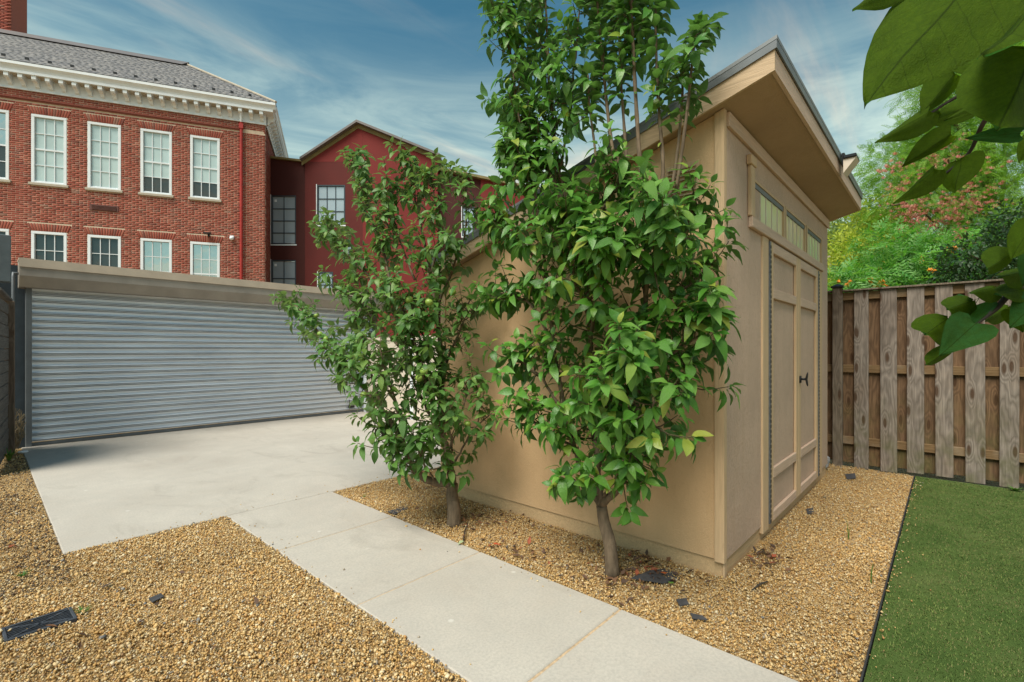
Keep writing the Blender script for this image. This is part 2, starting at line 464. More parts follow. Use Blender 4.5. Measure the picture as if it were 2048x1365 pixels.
def board_mat(name, stops, moss=.0):
    t = NT(name)
    v = t.coord(scale=(1,1,1), rnd=True)
    d = t.noise(t.coord(scale=(5,5,1.1), rnd=True), 1., 3, .5)
    # growth rings: stretched along the board, bulging round knots
    sp0 = t.node('ShaderNodeSeparateXYZ'); t.l.new(t.coord(scale=(1,6.,1.7), rnd=True), sp0.inputs[0])
    cb0 = t.node('ShaderNodeCombineXYZ'); t.l.new(sp0.outputs[1], cb0.inputs[0]); t.l.new(sp0.outputs[2], cb0.inputs[1])
    vo = t.node('ShaderNodeTexVoronoi', voronoi_dimensions='2D'); vo.inputs['Scale'].default_value = 1.; t.l.new(cb0.outputs[0], vo.inputs['Vector']); kn = vo.outputs['Distance']
    kk = t.range(kn, 0, .28, 1, 0)
    x = t.math('ADD', t.math('MULTIPLY', d, 5.5), t.math('MULTIPLY', kk, 1.3))
    rings = t.node('ShaderNodeMath', operation='PINGPONG'); t.l.new(t.math('MULTIPLY', x, 2.2), rings.inputs[0]); rings.inputs[1].default_value = .5
    fib = t.noise(t.coord(scale=(120,120,3.5), rnd=True), 1., 5, .65)
    big = t.noise(t.coord(scale=(2,2,1), rnd=True), 1., 4)
    col = t.ramp(big, stops)
    col = t.mix(t.range(rings.outputs[0],.0,.5,.55,0), col, tuple(c*.35 for c in stops[0][1]))
    col = t.mix(t.range(fib,.35,.65,.5,0), col, tuple(c*.4 for c in stops[0][1]))
    col = t.mix(t.range(kn,.07,.13,.85,0), col, (.06,.03,.015))
    if moss:
        sp = t.node('ShaderNodeSeparateXYZ'); t.l.new(t.coord(), sp.inputs[0])
        mf = t.math('MULTIPLY', t.range(sp.outputs[2], .1, 1.0, 1, 0), t.range(t.noise(v, 5, 4), .42, .7, 0, moss), True)
        col = t.mix(mf, col, (.09,.095,.03))
    b = t.bump(fib, .5, .004); t.bump(rings.outputs[0], .25, .003, b)
    return t.base(col, .85, 0, .2)
M['board_grey'] = board_mat('board_grey', [(.25,(.19,.15,.125)),(.5,(.32,.27,.235)),(.75,(.25,.185,.14))], .7)
M['board_brown'] = board_mat('board_brown', [(.25,(.14,.08,.045)),(.5,(.20,.12,.07)),(.75,(.27,.15,.075))], .7)
M['post'] = board_mat('post_wood', [(.25,(.16,.115,.085)),(.5,(.24,.19,.15)),(.75,(.19,.15,.10))], .3)
t = NT('rail_wood'); w = t.noise(t.coord(scale=(70,3,70), rnd=True), 1., 5, .6, 1.); big = t.noise(t.coord(rnd=True), 3, 4)
col = t.mix(t.range(w,.3,.7), (.11,.065,.03), (.22,.14,.072)); col = t.mix(t.range(big,.5,.7,0,.6), col, (.30,.25,.19))
t.bump(w, .5, .004); M['rail'] = t.base(col, .85, 0, .2)
t = NT('grey_plank'); w = t.noise(t.coord(scale=(60,3,60), rnd=True), 1., 5, .6, 1.); big = t.noise(t.coord(rnd=True), 3, 4)
col = t.mix(t.range(w,.3,.7), (.06,.055,.05), (.17,.16,.15)); t.bump(w, .5, .004); M['plank'] = t.base(col, .85, 0, .2)

t = NT('galvanised'); v = t.coord()
sp1 = t.noise(t.coord(scale=(1.2,30,3), rnd=True), 1., 5, .6); st = t.noise(t.coord(scale=(.6,4,40), rnd=True), 1., 4, .6)
col = t.ramp(sp1, [(.3,(.58,.63,.70)),(.7,(.74,.79,.85))]); col = t.mix(t.range(st,.55,.8,0,.5), col, (.32,.33,.36))
M['galv'] = t.base(col, t.range(sp1,.3,.7,.36,.5), .45, .5)
M['steel'] = plain('painted_steel', (.13,.145,.16), .5, .3, .2, 5, .1)
M['navy'] = plain('navy_panel', (.035,.05,.065), .55, .1, .3, 4, .1)
M['cabinet'] = plain('grey_cabinet', (.10,.12,.135), .5, .2, .2, 5, .1)
M['hood'] = plain('hood_paint', (.50,.41,.32), .55, .0, .12, 3, .1)
M['hood_dark'] = plain('hood_dark_paint', (.30,.265,.23), .55, .0, .15, 3, .1)
M['rubber'] = plain('rubber', (.03,.03,.032), .7, 0, .3, 20)
M['pvc'] = plain('beige_panel', (.60,.52,.43), .55, 0, .06, 3)
M['white'] = plain('white_paint', (.72,.76,.80), .5, 0, .06, 4)
M['stone'] = plain('sill_stone', (.42,.37,.30), .8, 0, .15, 8, .2)
t = NT('brick'); f = t.attr('tint', 'Fac'); oi = t.node('ShaderNodeObjectInfo')
f = t.math('FRACT', t.math('ADD', f, oi.outputs['Random']))
col = t.ramp(f, [(0,(.22,.055,.04)),(.2,(.30,.075,.052)),(.45,(.35,.10,.07)),(.6,(.25,.055,.04)),(.8,(.38,.13,.09)),(.93,(.17,.05,.042)),(1,(.30,.16,.12))])
nn = t.noise(t.coord(), 30, 4); col = t.mix(t.range(nn,.3,.7,.3,0), col, (.16,.045,.03)); t.bump(nn, .4, .004)
M['brick'] = t.base(col, .85, 0, .2)
M['mortar'] = plain('mortar', (.60,.47,.36), .95, 0, .12, 8, .2)
t = NT('slate'); f = t.attr('tint','Fac')
col = t.ramp(f, [(0,(.16,.16,.175)),(.5,(.22,.215,.22)),(1,(.28,.27,.27))]); M['slate'] = t.base(col, .6, 0, .4)
M['roof_cap'] = plain('roof_cap_metal', (.15,.135,.135), .5, .2, .12, 3)
M['red_pipe'] = plain('red_pipe', (.36,.03,.025), .45, 0, .15, 5)
M['vent_red'] = plain('vent_brown', (.13,.05,.04), .6, 0, .2, 8)
def pane_mat(name, c, metal, rough):
    t = NT(name); v = t.coord(rnd=True)
    col = t.ramp(t.noise(v, .9, 4), [(.3,tuple(x*.85 for x in c)),(.7,c)])
    w = t.noise(v, 1.6, 2); t.bump(w, .12, .05)
    return t.base(col, rough, metal, .8)
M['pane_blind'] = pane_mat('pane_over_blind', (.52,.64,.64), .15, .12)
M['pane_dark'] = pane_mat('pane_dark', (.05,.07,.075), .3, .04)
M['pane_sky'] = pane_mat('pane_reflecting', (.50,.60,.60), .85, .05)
M['pane_steel'] = pane_mat('pane_grey', (.38,.47,.54), .2, .08)
M['maroon_shaded'] = plain('shaded_red_render', (.055,.009,.007), .8, 0, .10, 1.2, .15, 40)  # shade on wing and annex, painted as a darker tone of the red render
M['maroon_half_shaded'] = plain('half_shaded_red_render', (.095,.010,.008), .8, 0, .10, 1.2, .15, 40)  # half shade of the gable, painted into the red render
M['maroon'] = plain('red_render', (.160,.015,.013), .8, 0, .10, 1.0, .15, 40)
M['olive_trim'] = plain('olive_trim', (.19,.15,.06), .6, 0, .2, 2)
M['frame_dark'] = plain('dark_frame', (.035,.05,.065), .45, .1, .2, 6)
M['transom'] = None
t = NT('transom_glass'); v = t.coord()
nz = t.noise(v, 5, 5, .6); col = t.ramp(nz, [(.3,(.90,.84,.52)),(.5,(.96,.90,.64)),(.7,(.97,.93,.78))])  # pale yellow base stands in for bright trees and sky reflected in the glass
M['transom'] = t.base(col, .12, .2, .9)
M['slab_rock'] = plain('slate_shard', (.05,.05,.055), .7, 0, .3, 12, .4, 30)
M['grey_rock'] = plain('grey_rock', (.30,.30,.31), .8, 0, .25, 10, .4, 30)
M['drain'] = plain('drain_plastic', (.045,.052,.065), .5, 0, .3, 20)
M['dead_leaf'] = (lambda t: t.base(t.ramp(t.attr('tint','Fac'), [(0,(.05,.03,.02)),(.5,(.11,.055,.03)),(.85,(.17,.08,.035)),(1,(.30,.07,.03))]), .8))(NT('dead_leaf'))
M['straw'] = plain('dry_stalk', (.22,.17,.10), .9, 0, .3, 20)

# ------------------------------------------------------------------ the ground
m = MB().add([(-400,-400,-.03),(400,-400,-.03),(400,400,-.03),(-400,400,-.03)], [(0,1,2,3)])
tag(m.build('ground', M['soil']), 'bare gravelly soil of the yard and beyond', 'ground', kind='structure')
DX0, DX1, DY0, DY1 = .37, 5.72, 4.47, 9.74
PX0, PX1 = 1.37, 2.30
LAWN_Y = .272
m = MB().box(DX0, DX1, DY0, DY1, -.10, .012, .006)
tag(m.build('driveway', M['concrete']), 'wide pale concrete driveway slab before the roller shutter', 'driveway', kind='structure')
path = empty('path', (PX0, 0, 0)); tag(path, 'pale concrete slab path running past the shed', 'path', kind='structure')
js = [4.466, 3.43, 2.38, 1.30, .24, -.80, -1.84, -2.9]
for a, b in zip(js[:-1], js[1:]):
    MB().box(0, PX1-PX0, b+.006, a-.006, -.08, .012+random.uniform(-.002,.002), .005).build('slab', M['concrete'], path)
MB().box(.004, PX1-PX0-.004, js[-1], js[0]-.012, -.09, .006).build('joint_filler', M['sand'], path)
m = MB().box(2.42, 6.93, -4.0, LAWN_Y-.012, -.05, .004)
tag(m.build('lawn', M['turf']), 'dark green turf patch bounded by a thin edging', 'lawn', kind='structure')
m = MB().box(2.36, 6.93, LAWN_Y-.007, LAWN_Y, -.06, .014)
tag(m.build('lawn_edging', M['rubber']), 'thin black edging strip between turf and gravel', 'edging')

# gravel: thousands of honey-coloured pebbles
ico = bpy.data.meshes.new('t')
import bmesh
bm = bmesh.new(); bmesh.ops.create_icosphere(bm, subdivisions=1, radius=1.); bm.verts.ensure_lookup_table()
ITV = np.array([v.co[:] for v in bm.verts]); ITQ = np.array([[v.index for v in f.verts] for f in bm.faces]); bm.free()
CBV = np.array([(x,y,z) for x in (-1,1) for y in (-1,1) for z in (-1,1)])*.64; CBQ = np.array([(0,1,3,2),(4,6,7,5),(0,4,5,1),(2,3,7,6),(0,2,6,4),(1,5,7,3)])
bpy.data.meshes.remove(ico)
def in_shed(x, y): return (x > 3.03) & (x < 6.46) & (y > .995) & (y < 3.68)
regions = [  # x0,x1,y0,y1,density,size
    (-1.6, PX0-.004, .55, 2.6, 6200, 1.0), (-1.2, PX0-.004, 2.6, DY0-.01, 5400, 1.0), (-.35, DX0-.006, DY0, 9.3, 3000, 1.05),
    (PX1+.004, 3.06, LAWN_Y+.005, 1.0, 7200, .85), (PX1+.004, 3.06, 1.0, DY0-.01, 6200, .85), (3.05, 6.93, LAWN_Y+.005, 1.03, 6200, .85),
    (6.42, 6.93, 1.0, 2.0, 5000, .85), (PX1+.004, 4.6, 3.68, DY0-.01, 4200, .9)]
P_, S_ = [], []
for x0,x1,y0,y1,dn,sz in regions:
    n = int((x1-x0)*(y1-y0)*dn*1.9)
    p = np.stack([rng.uniform(x0,x1,n), rng.uniform(y0,y1,n)],1)
    p = p[~in_shed(p[:,0],p[:,1])]
    # keep what the lens and a step to the side can see
    d = p[:,0]*CC + p[:,1]*SS; l = p[:,0]*SS - p[:,1]*CC
    k = (d > 1.7) & (np.abs(l) < d*1.1+.25) & ((d < 4.6) | (rng.random(len(d)) < .45))
    P_.append(p[k]); S_.append(np.full(k.sum(), sz))
# a few kicked onto the concrete
k = 170; ex_ = rng.exponential(.05, k); sp_ = rng.random(k) < .5
P_.append(np.where(sp_[:,None], np.stack([np.where(rng.random(k) < .5, PX0+ex_, PX1-ex_), rng.uniform(.8,4.4,k)],1), np.stack([rng.uniform(.5,5.,k), DY0+ex_],1))); S_.append(np.full(k,.8))
k = 160; P_.append(np.stack([rng.uniform(2.5,6.8,k), LAWN_Y-.012-rng.exponential(.03,k)],1)); S_.append(np.full(k,.8))
P_ = np.concatenate(P_); S_ = np.concatenate(S_); n = len(P_)
# no pebble lies over the drain grate
k = ~((P_[:,0] > .06) & (P_[:,0] < .33) & (P_[:,1] > 3.31) & (P_[:,1] < 3.50) & (rng.random(n) < .96))
P_, S_ = P_[k], S_[k]; n = len(P_)
rad = S_*rng.lognormal(math.log(.0044), .36, n).clip(.003,.015)
mound = .006*np.sin(P_[:,0]*5.1+1)*np.sin(P_[:,1]*4.3) 
Z = rng.uniform(-.006,.012,n)+mound+.004
on_c = ((P_[:,0] > PX0) & (P_[:,0] < PX1) & (P_[:,1] < DY0)) | ((P_[:,0] > DX0) & (P_[:,1] > DY0)); Z[on_c | (P_[:,1] < LAWN_Y)] = .015
Mx = rand_rot(n)
sc3 = np.stack([rng.uniform(.95,1.45,n), rng.uniform(.8,1.1,n), rng.uniform(.55,.85,n)],1)*rad[:,None]
Mx = Mx * sc3[:,None,:]
V, Q = scatter(CBV, CBQ, Mx, np.concatenate([P_, Z[:,None]],1))
V += rng.normal(size=V.shape)*.0007
pal = np.array([(.54,.32,.11),(.60,.39,.16),(.66,.49,.26),(.70,.58,.38),(.46,.25,.09),(.60,.44,.22),(.36,.30,.23),(.32,.19,.09),(.56,.36,.14),(.20,.20,.20)])
pr = np.array([.20,.20,.17,.09,.07,.13,.03,.03,.07,.01]); pr /= pr.sum()
pc = pal[rng.choice(len(pal), n, p=pr)]*rng.uniform(.8,1.12,(n,1))
# washed pale beside the turf, more earth near the driveway side strip
dusk = .5+.5*np.sin(P_[:,0]*3.1+2*np.sin(P_[:,1]*1.7))*np.sin(P_[:,1]*2.3+1.5*np.sin(P_[:,0]*2.2)); pc *= (.80+.22*dusk)[:,None]
earth = (P_[:,0] < DX0) & (P_[:,1] > 3.9) & (rng.random(n) < .30); pc[earth] = (.10,.07,.045)
g = np.repeat(pc, len(CBV), 0)
gr = link('gravel', np_mesh('gravel', V, Q, M['pebble'], True, g)); tag(gr, 'loose honey coloured pea gravel around the path', 'gravel', kind='stuff')
m = MB().box(-2.2, PX0-.002, .2, DY0-.002, -.06, -.004).box(-1.5, DX0-.002, DY0-.001, 9.7, -.06, -.004).box(PX1+.002, 7.0, LAWN_Y+.001, DY0-.002, -.06, -.004)
tag(m.build('gravel_bed', M['bed']), 'compacted bed under the loose gravel', 'gravel bed', kind='structure')

# turf blades
n = 52000
gx = rng.uniform(2.45,6.9,n); gy = rng.uniform(-2.6,LAWN_Y-.02,n)
d = gx*CC + gy*SS; l = gx*SS - gy*CC
k = (d > 1.5) & (l < d*1.12+.4); gx, gy = gx[k], gy[k]
rep = 3
gx = np.repeat(gx,rep)+rng.normal(size=len(gx)*rep)*.008; gy = np.minimum(np.repeat(gy,rep)+rng.normal(size=len(gy)*rep)*.008, LAWN_Y-.014); n = len(gx)
bt = np.array([(-.0016,0,0),(.0016,0,0),(.0009,.35,.62),(-.0009,.35,.62),(.0002,1,.92),(-.0002,1,.92)]); bq = np.array([(0,1,2,3),(3,2,4,5)])
th = rng.uniform(0,2*math.pi,n); hh = rng.uniform(.005,.011,n)
A = np.zeros((n,3,3)); A[:,0,0]=np.cos(th); A[:,1,0]=np.sin(th); A[:,0,1]=-np.sin(th)*hh*.9; A[:,1,1]=np.cos(th)*hh*.9; A[:,2,2]=hh
V, Q = scatter(bt, bq, A, np.stack([gx,gy,np.full(n,.003)],1))
patch = .5+.28*np.sin(gx*2.1+gy*3.3+1.3*np.sin(gy*2.7))+.22*np.sin(gx*5.7-gy*4.1+2+np.sin(gx*3))+.22*np.sin(gx*13+2*np.sin(gy*9))*np.sin(gy*12)+.15*rng.normal(size=n)
base = np.stack([.07+.065*patch,.12+.05*patch,.026+.02*patch],1)*rng.uniform(.55,1.35,(n,1))
dry = rng.random(n) < .22; base[dry] = np.array((.20,.18,.075))*rng.uniform(.6,1.1,(dry.sum(),1))
tag(link('grass', np_mesh('grass', V, Q, M['blade'], False, np.repeat(base,6,0))), 'short green blades of the turf', 'grass', kind='stuff')

# ------------------------------------------------------------------ the garden shed
SX, SY = 3.04, 1.007
W, D = 3.40, 2.64
shed = empty('garden_shed', (SX, SY, 0))
tag(shed, 'tan timber garden shed with sloping metal roof and double doors', 'shed')
SL = .279
def rtop(y): return 3.13 - SL*(y+.30)             # top of the roof sheet
TH = .175
def rbot(y): return rtop(y) - TH
# siding panels (embossed sheets)
m = MB().prism([(.056,.108),(D-.002,.108),(D-.002,rbot(D)-.002),(.056,rbot(.056)-.002)], 0, 0, .04); m.build('side_wall', M['siding_long'], shed)
m = MB().prism([(.04,.108),(D-.002,.108),(D-.002,rbot(D)-.002),(.04,rbot(.04)-.002)], 0, W-.04, W); m.build('side_wall', M['siding_long'], shed)
MB().box(0, W, D, D+.04, .108, rbot(D)-.01).build('back_wall', M['siding_long'], shed)
# corner boards
MB().prism([(-.004,.098),(.054,.098),(.054,rbot(.054)-.003),(-.004,rbot(0)-.003)], 0, -.014, .030).build('corner_board', M['trim_z'], shed)
MB().box(-.012,.05, D-.02,D+.05, .098, rbot(D+.05)-.004, .003).build('corner_board', M['trim_z'], shed)
# sill timbers
MB().box(.012,.05, .016, D, -.03,.106,.003).build('base_board', M['base_wood'], shed)
MB().box(.055, W-.02, .014,.055, -.03,.106,.003).build('base_board', M['base_wood'], shed)
MB().box(.006,.052, .002,.0145, -.02,.096,.003).build('base_end', M['trim_z'], shed)
# front wall in pieces round door and transom openings (front face at y=0)
DZ0, DZ1 = .085, 2.225
DL, DM, DR = .96, 1.885, 2.765
WZ0, WZ1 = 2.315, 2.575
fw = MB()
fw.box(.031, .775, 0,.04, .108, rbot(.04)-.003)
fw.box(3.02, W-.001, 0,.04, .108, rbot(.04)-.003)
fw.box(.7755, 3.0195, 0.0005,.04, WZ1+.02, rbot(.04)-.003)
fw.build('front_wall', M['siding_front'], shed)
MB().box(.7755, 3.0195, .06,.075, .05, 2.62).build('door_backing', M['siding_front'], shed)
# door-side trims
MB().box(.776, .925, -.014,.03, .055, 2.235,.004).build('door_trim', M['trim_z'], shed)
MB().box(2.795, 3.02, -.012,.03, .085, 2.235,.004).build('door_trim', M['trim_z'], shed)
for x in (.943, 2.780):
    h = MB().box(x-.016, x+.016, -.024,.02, .09, 2.215,.002).build('hinge', M['hinge'], shed)
    kk = MB()
    for i in range(56):
        kk.box(x-.008, x+.008, -.028,-.0245, .10+i*.0375, .122+i*.0375)
    kk.build('knuckle', M['black'], h)
def door(x0,x1,handle):
    d0 = empty('door', (x0,0,0)); d0.parent = shed
    w = x1-x0; st = .085
    MB().box(.0, w, .006,.03, DZ0, DZ1).build('panel', M['siding_front'], d0)
    for a,b in ((0,st),(w-st,w)):
        MB().box(a, b, -.018,.004, DZ0, DZ1,.003).build('stile', M['trim_z'], d0)
    for z0,z1 in ((2.142,DZ1-.001),(1.795,1.872),(.415,.492),(DZ0+.001,.158)):
        MB().box(st+.001, w-st-.001, -.019,.0045, z0, z1,.004).build('rail', M['trim_x'], d0)
    if handle:
        hh = MB().box(.018,.062, -.030,-.0185, 1.10,1.165,.004)
        hh.tube([(.04,-.02,1.135),(.04,-.062,1.135)], .010, 10)
        pts = [(.04,-.070-.010*abs(q),1.135+q*.062) for q in (-1,-.75,-.4,0,.4,.75,1)]
        hh.tube(pts, [.004,.007,.009,.010,.009,.007,.004], 8)
        hh.build('handle', M['black'], d0, True)
door(DL, DM-.003, False)
door(DM+.003, DR, True)
# transom: frame boards and three panes
MB().box(.470, 3.015, -.030,.0, 2.236, 2.312,.004).build('window_sill', M['trim_x'], shed)
MB().box(.455, .545, -.026,-.0005, 2.3125, 2.655,.004).build('window_trim', M['trim_z'], shed)
MB().box(.43, .555, -.034,-.0005, 2.656, 2.72,.004).build('window_trim', M['trim_z'], shed)
xs = [(.582,1.394),(1.476,2.186),(2.294,2.983)]
for i,(a,b) in enumerate(xs):
    wf = MB()
    wf.box(a-.035,b+.035,-.012,.055,WZ1,WZ1+.019); wf.box(a-.035,a,-.012,.055,WZ0-.002,WZ1-.001); wf.box(b,b+.035,-.012,.055,WZ0-.002,WZ1-.001)
    wo_ = wf.build('window', M['trim_z'], shed)
    MB().box(a+.001,b-.001,-.006,.002,WZ1-.035,WZ1-.001).build('track', M['steel'], wo_)
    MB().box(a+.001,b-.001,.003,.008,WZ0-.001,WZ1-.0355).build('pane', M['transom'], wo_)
    bars = 5
    for k_ in range(1,bars):
        xx = a+(b-a)*k_/bars
        MB().box(xx-.005,xx+.005,-.002,.0025,WZ0,WZ1-.036).build('glazing_bar', M['pvc'], wo_)
# filler wall between windows and lintel strip over them
fl = MB()
fl.box(.7755, 3.0195, .044,.058, 2.226, WZ0-.003)
fl.build('lintel', M['trim_z'], shed)
# frieze strip under the soffit
MB().box(.032, W-.002, -.022,-.0005, rbot(0)-.10, rbot(0)-.012,.003).build('frieze', M['trim_x'], shed)
# roof
OXL, OXR, OYF, OYB = -.096, W+.10, -.30, D+.15
roof = empty('roof', (0,0,0)); roof.parent = shed
def roof_slab(x0,x1,y0,y1,t0,t1):
    return MB().prism([(y0,rtop(y0)-t1),(y1,rtop(y1)-t1),(y1,rtop(y1)-t0),(y0,rtop(y0)-t0)], 0, x0, x1)
roof_slab(OXL-.012,OXR+.012,OYF-.014,OYB+.012,0,.022).build('roof_sheet', M['metal_roof'], roof)
roof_slab(OXL+.02,OXR-.02,OYF+.02,OYB-.02,.0225,TH-.012).build('roof_core', M['trim_x'], roof)
roof_slab(OXL+.019,OXR-.019,OYF+.019,OYB-.019,TH-.0118,TH-.002).build('soffit', M['soffit'], roof)
for a,b in ((OXL-.010,OXL-.002),(OXR+.002,OXR+.010)):
    roof_slab(a,b,OYF-.012,OYB+.010,.0225,.068).build('drip_edge', M['metal_edge'], roof)
roof_slab(OXL-.0015,OXR+.0015,OYF-.0125,OYF-.0045,.0225,.068).build('drip_edge', M['metal_edge'], roof)
grain_y = grain_mat('trim_y', (.54,.395,.26))
for nnode in grain_y.node_tree.nodes:
    if nnode.type == 'MAPPING' and nnode.inputs['Scale'].default_value[0] < 5: nnode.inputs['Scale'].default_value = (60,3,60)
for a,b in ((OXL,OXL+.0185),(OXR-.0185,OXR)):
    roof_slab(a,b,OYF,OYB,.023,TH+.006).build('fascia', grain_y, roof)
roof_slab(OXL+.0186,OXR-.0186,OYF,OYF+.0186,.023,TH+.005).build('fascia', M['trim_x'], roof)
roof_slab(OXL+.0186,OXR-.0186,OYB-.0186,OYB,.023,TH+.005).build('fascia', M['trim_x'], roof)
# louvred vent high on the long wall
ve = MB().box(-.012,-.001, .150,.37, 2.30,2.60,.003).build('vent', M['trim_z'], shed)
for i in range(11):
    z = 2.32+i*.0245
    MB().add([(-.014,.165,z),(-.014,.355,z),(-.032,.355,z-.006),(-.032,.165,z-.006),(-.014,.165,z+.004),(-.014,.355,z+.004),(-.032,.355,z-.002),(-.032,.165,z-.002)],
             [(0,3,2,1),(4,5,6,7),(0,1,5,4),(1,2,6,5),(2,3,7,6),(3,0,4,7)]).build('louvre', M['siding_front'], ve)

# solar lamp clipped to the eave over the doors
lx, ly = SX+2.05, SY-.30
lz = rtop(-.30)
lamp = empty('solar_lamp', (lx, ly-.02, lz-.06)); tag(lamp, 'small solar lamp clipped on the shed eave above the doors', 'lamp')
MB().box(-.10,.10,-.115,-.02,-.02,.01,.006).build('housing', M['black'], lamp)
MB().prism([(-.115,-.02),(-.02,-.02),(-.02,-.14)],0,-.085,.085).build('diffuser', M['pvc'], lamp)
MB().box(-.03,.03,-.022,.0,-.05,.055,.003).build('bracket', M['black'], lamp)

# ------------------------------------------------------------------ shadowbox fence by the turf
FX = 6.95
fence = empty('wooden_fence', (FX, 0, 0)); tag(fence, 'weathered timber board fence behind the turf', 'fence')
for z0,z1 in ((1.995,2.085),(1.128,1.222),(.270,.362)):
    MB().box(.022,.058, -3.2, 4.4, z0, z1,.004).build('rail', M['rail'], fence)
MB().box(-.03,.11, -3.2,.93, 2.098,2.118,.003).build('cap_board', M['post'], fence)
MB().box(-.03,.11, 1.03,4.4, 2.098,2.118,.003).build('cap_board', M['post'], fence)
ys = [1.22,.985,.75,.495,.262,.022,-.218,-.462,-.70,-.94,-1.18,-1.42,-1.66,-1.9,-2.14,-2.38,-2.62,-2.86]
for i,y in enumerate(ys):
    if i == 1: continue
    w = .0725+random.uniform(-.004,.004); z0 = random.uniform(.0,.03); ti = random.uniform(-.006,.006)
    b = MB().box(0,.021, -w, w, z0, 2.094,.003).build('board', M['board_grey'], fence, loc=(-.0005,y,0)); b.rotation_euler = (ti*.6,0,0)
for y in [1.34,1.10] + [(a+b)/2+random.uniform(-.012,.012) for a,b in zip(ys[1:-1],ys[2:])]:
    w = .0725+random.uniform(-.006,.004)
    MB().box(.0585,.079, -w, w, random.uniform(.03,.06), 2.092,.003).build('board', M['board_brown'], fence, loc=(0,y,0))
po = MB().box(-.055,.0185, .93,1.03, -.05, 2.145,.006).build('post', M['post'], fence)
MB().add([(-.068,.918,2.146),(.031,.918,2.146),(.031,1.042,2.146),(-.068,1.042,2.146),(-.068,.918,2.165),(.031,.918,2.165),(.031,1.042,2.165),(-.068,1.042,2.165),(-.0185,.98,2.196)],
         [(0,3,2,1),(0,1,5,4),(1,2,6,5),(2,3,7,6),(3,0,4,7),(4,5,8),(5,6,8),(6,7,8),(7,4,8)]).build('post_cap', M['black'], po)
MB().box(-.004,.015,-3.2,.92,-.05,-.002).build('kick_strip', M['rubber'], fence)

# ------------------------------------------------------------------ roller shutter across the back of the driveway
GY = 9.78
gate = empty('roller_shutter', (.4, GY, 0)); tag(gate, 'wide galvanised roller shutter closing the end of the driveway', 'shutter')
GW = 5.62
MB().box(.012,.075,-.06,.10,-.02,2.30,.004).build('guide_rail', M['steel'], gate)
MB().box(GW-.01,GW+.06,-.06,.10,-.02,2.30,.004).build('guide_rail', M['steel'], gate)
pitch, nsl = .0965, 24
prof = [(.04,.0),(.04,.007),(-.010,.0075),(-.020,.011),(-.021,.015),(-.014,.019),(.024,.0195),(.024,.0265),(-.014,.027),(-.021,.031),(-.020,.036),(-.010,.041),(-.001,.045),(.004,.058),(.005,.074),(.003,.089),(0,.0935),(.04,.094),(.04,pitch)]
n = len(prof)
m = MB()
vs = [(.070,y,z) for y,z in prof]+[(GW-.005,y,z) for y,z in prof]
m.add(vs, [(i,i+1,n+i+1,n+i) for i in range(n-1)])
slat = m.mesh('slat', M['galv'])
for i in range(nsl):
    o = link('slat', slat, gate, (random.uniform(-.002,.002), random.uniform(-.002,.002), .065+i*pitch)); o.rotation_euler = (0,random.uniform(-.0004,.0004),0)
MB().box(.072,GW-.006,-.014,.012,.008,.062,.004).build('bottom_bar', M['steel'], gate)
hd = MB().prism([(-.12+.24,2.645),(-.30,2.645),(-.30,2.43),(-.20,2.282),(.12,2.282)],0,-.06,GW+.25).build('hood', M['hood_dark'], gate)
MB().prism([(.14,2.672),(-.318,2.672),(-.322,2.55),(-.306,2.548),(-.303,2.652),(.14,2.652)],0,-.066,GW+.256).build('hood_flashing', M['hood'], hd)
lk = MB().box(5.0,5.14,-.05,-.017,.12,.17,.006); lk.tube([(5.02,-.035,.17),(5.02,-.04,.30)],.008,8)
lk.build('lock', M['black'], gate)

# beige vertical-board screen between shutter and shed
scn = empty('board_screen', (5.80, 6.2, 0)); tag(scn, 'pale beige grooved panel screen beside the shutter end', 'screen')
for i in range(36):
    MB().box(0,.02, i*.098,i*.098+.094, .07,1.62,.003).build('board', M['pvc'], scn)
for z in (.02,1.60): MB().box(-.022,.042,-.02,3.52,z,z+.075,.004).build('rail', M['pvc'], scn)
for y in (-.06,1.75,3.5): MB().box(-.035,.055,y-.045,y+.045,-.02,1.85,.005).build('post', M['white'], scn)

# ------------------------------------------------------------------ odds and ends at the far corner of the driveway
pf = empty('plank_fence', (.23, 9.42, 0), R(-4.7)); tag(pf, 'dark weathered fence of horizontal planks by the gravel strip', 'fence')
for i in range(13):
    MB().box(-.02+random.uniform(-.006,.006),.008+random.uniform(-.004,.004), -1.7,-.02, .05+i*.152, .05+i*.152+.142+random.uniform(-.004,.003),.004).build('plank', M['plank'], pf)
MB().box(-.03,.065,-.07,.02,-.05,2.06,.006).build('post', M['post'], pf)
MB().box(-.06,.03,-1.70,-1.62,-.05,2.06,.006).build('post', M['post'], pf)
MB().box(-.05,.05,-1.7,-.075,2.055,2.085,.003).build('top_rail', M['plank'], pf)
cb = empty('metal_cabinet', (-.35, 8.95, 0)); tag(cb, 'dark grey metal box raised above the plank fence', 'cabinet')
MB().box(.0,.595,-.04,.16,2.27,2.87,.008).build('box', M['cabinet'], cb)
MB().tube([(.3,.06,-.05),(.3,.06,2.28)],.035,10).build('pole', M['steel'], cb, True)
sp = MB().box(-.55,.47, 9.97,10.0,-.05,2.62); tag(sp.build('steel_panel', M['navy']), 'tall dark navy sheet panel beside the shutter frame', 'panel')
dp = MB().tube([(.285,9.62,-.03),(.285,9.62,2.42),(.285,9.66,2.47),(.35,9.66,2.47)],.019,10)
tag(dp.build('conduit_pipe', M['steel'], None, True), 'thin grey conduit pipe standing beside the shutter frame', 'pipe')

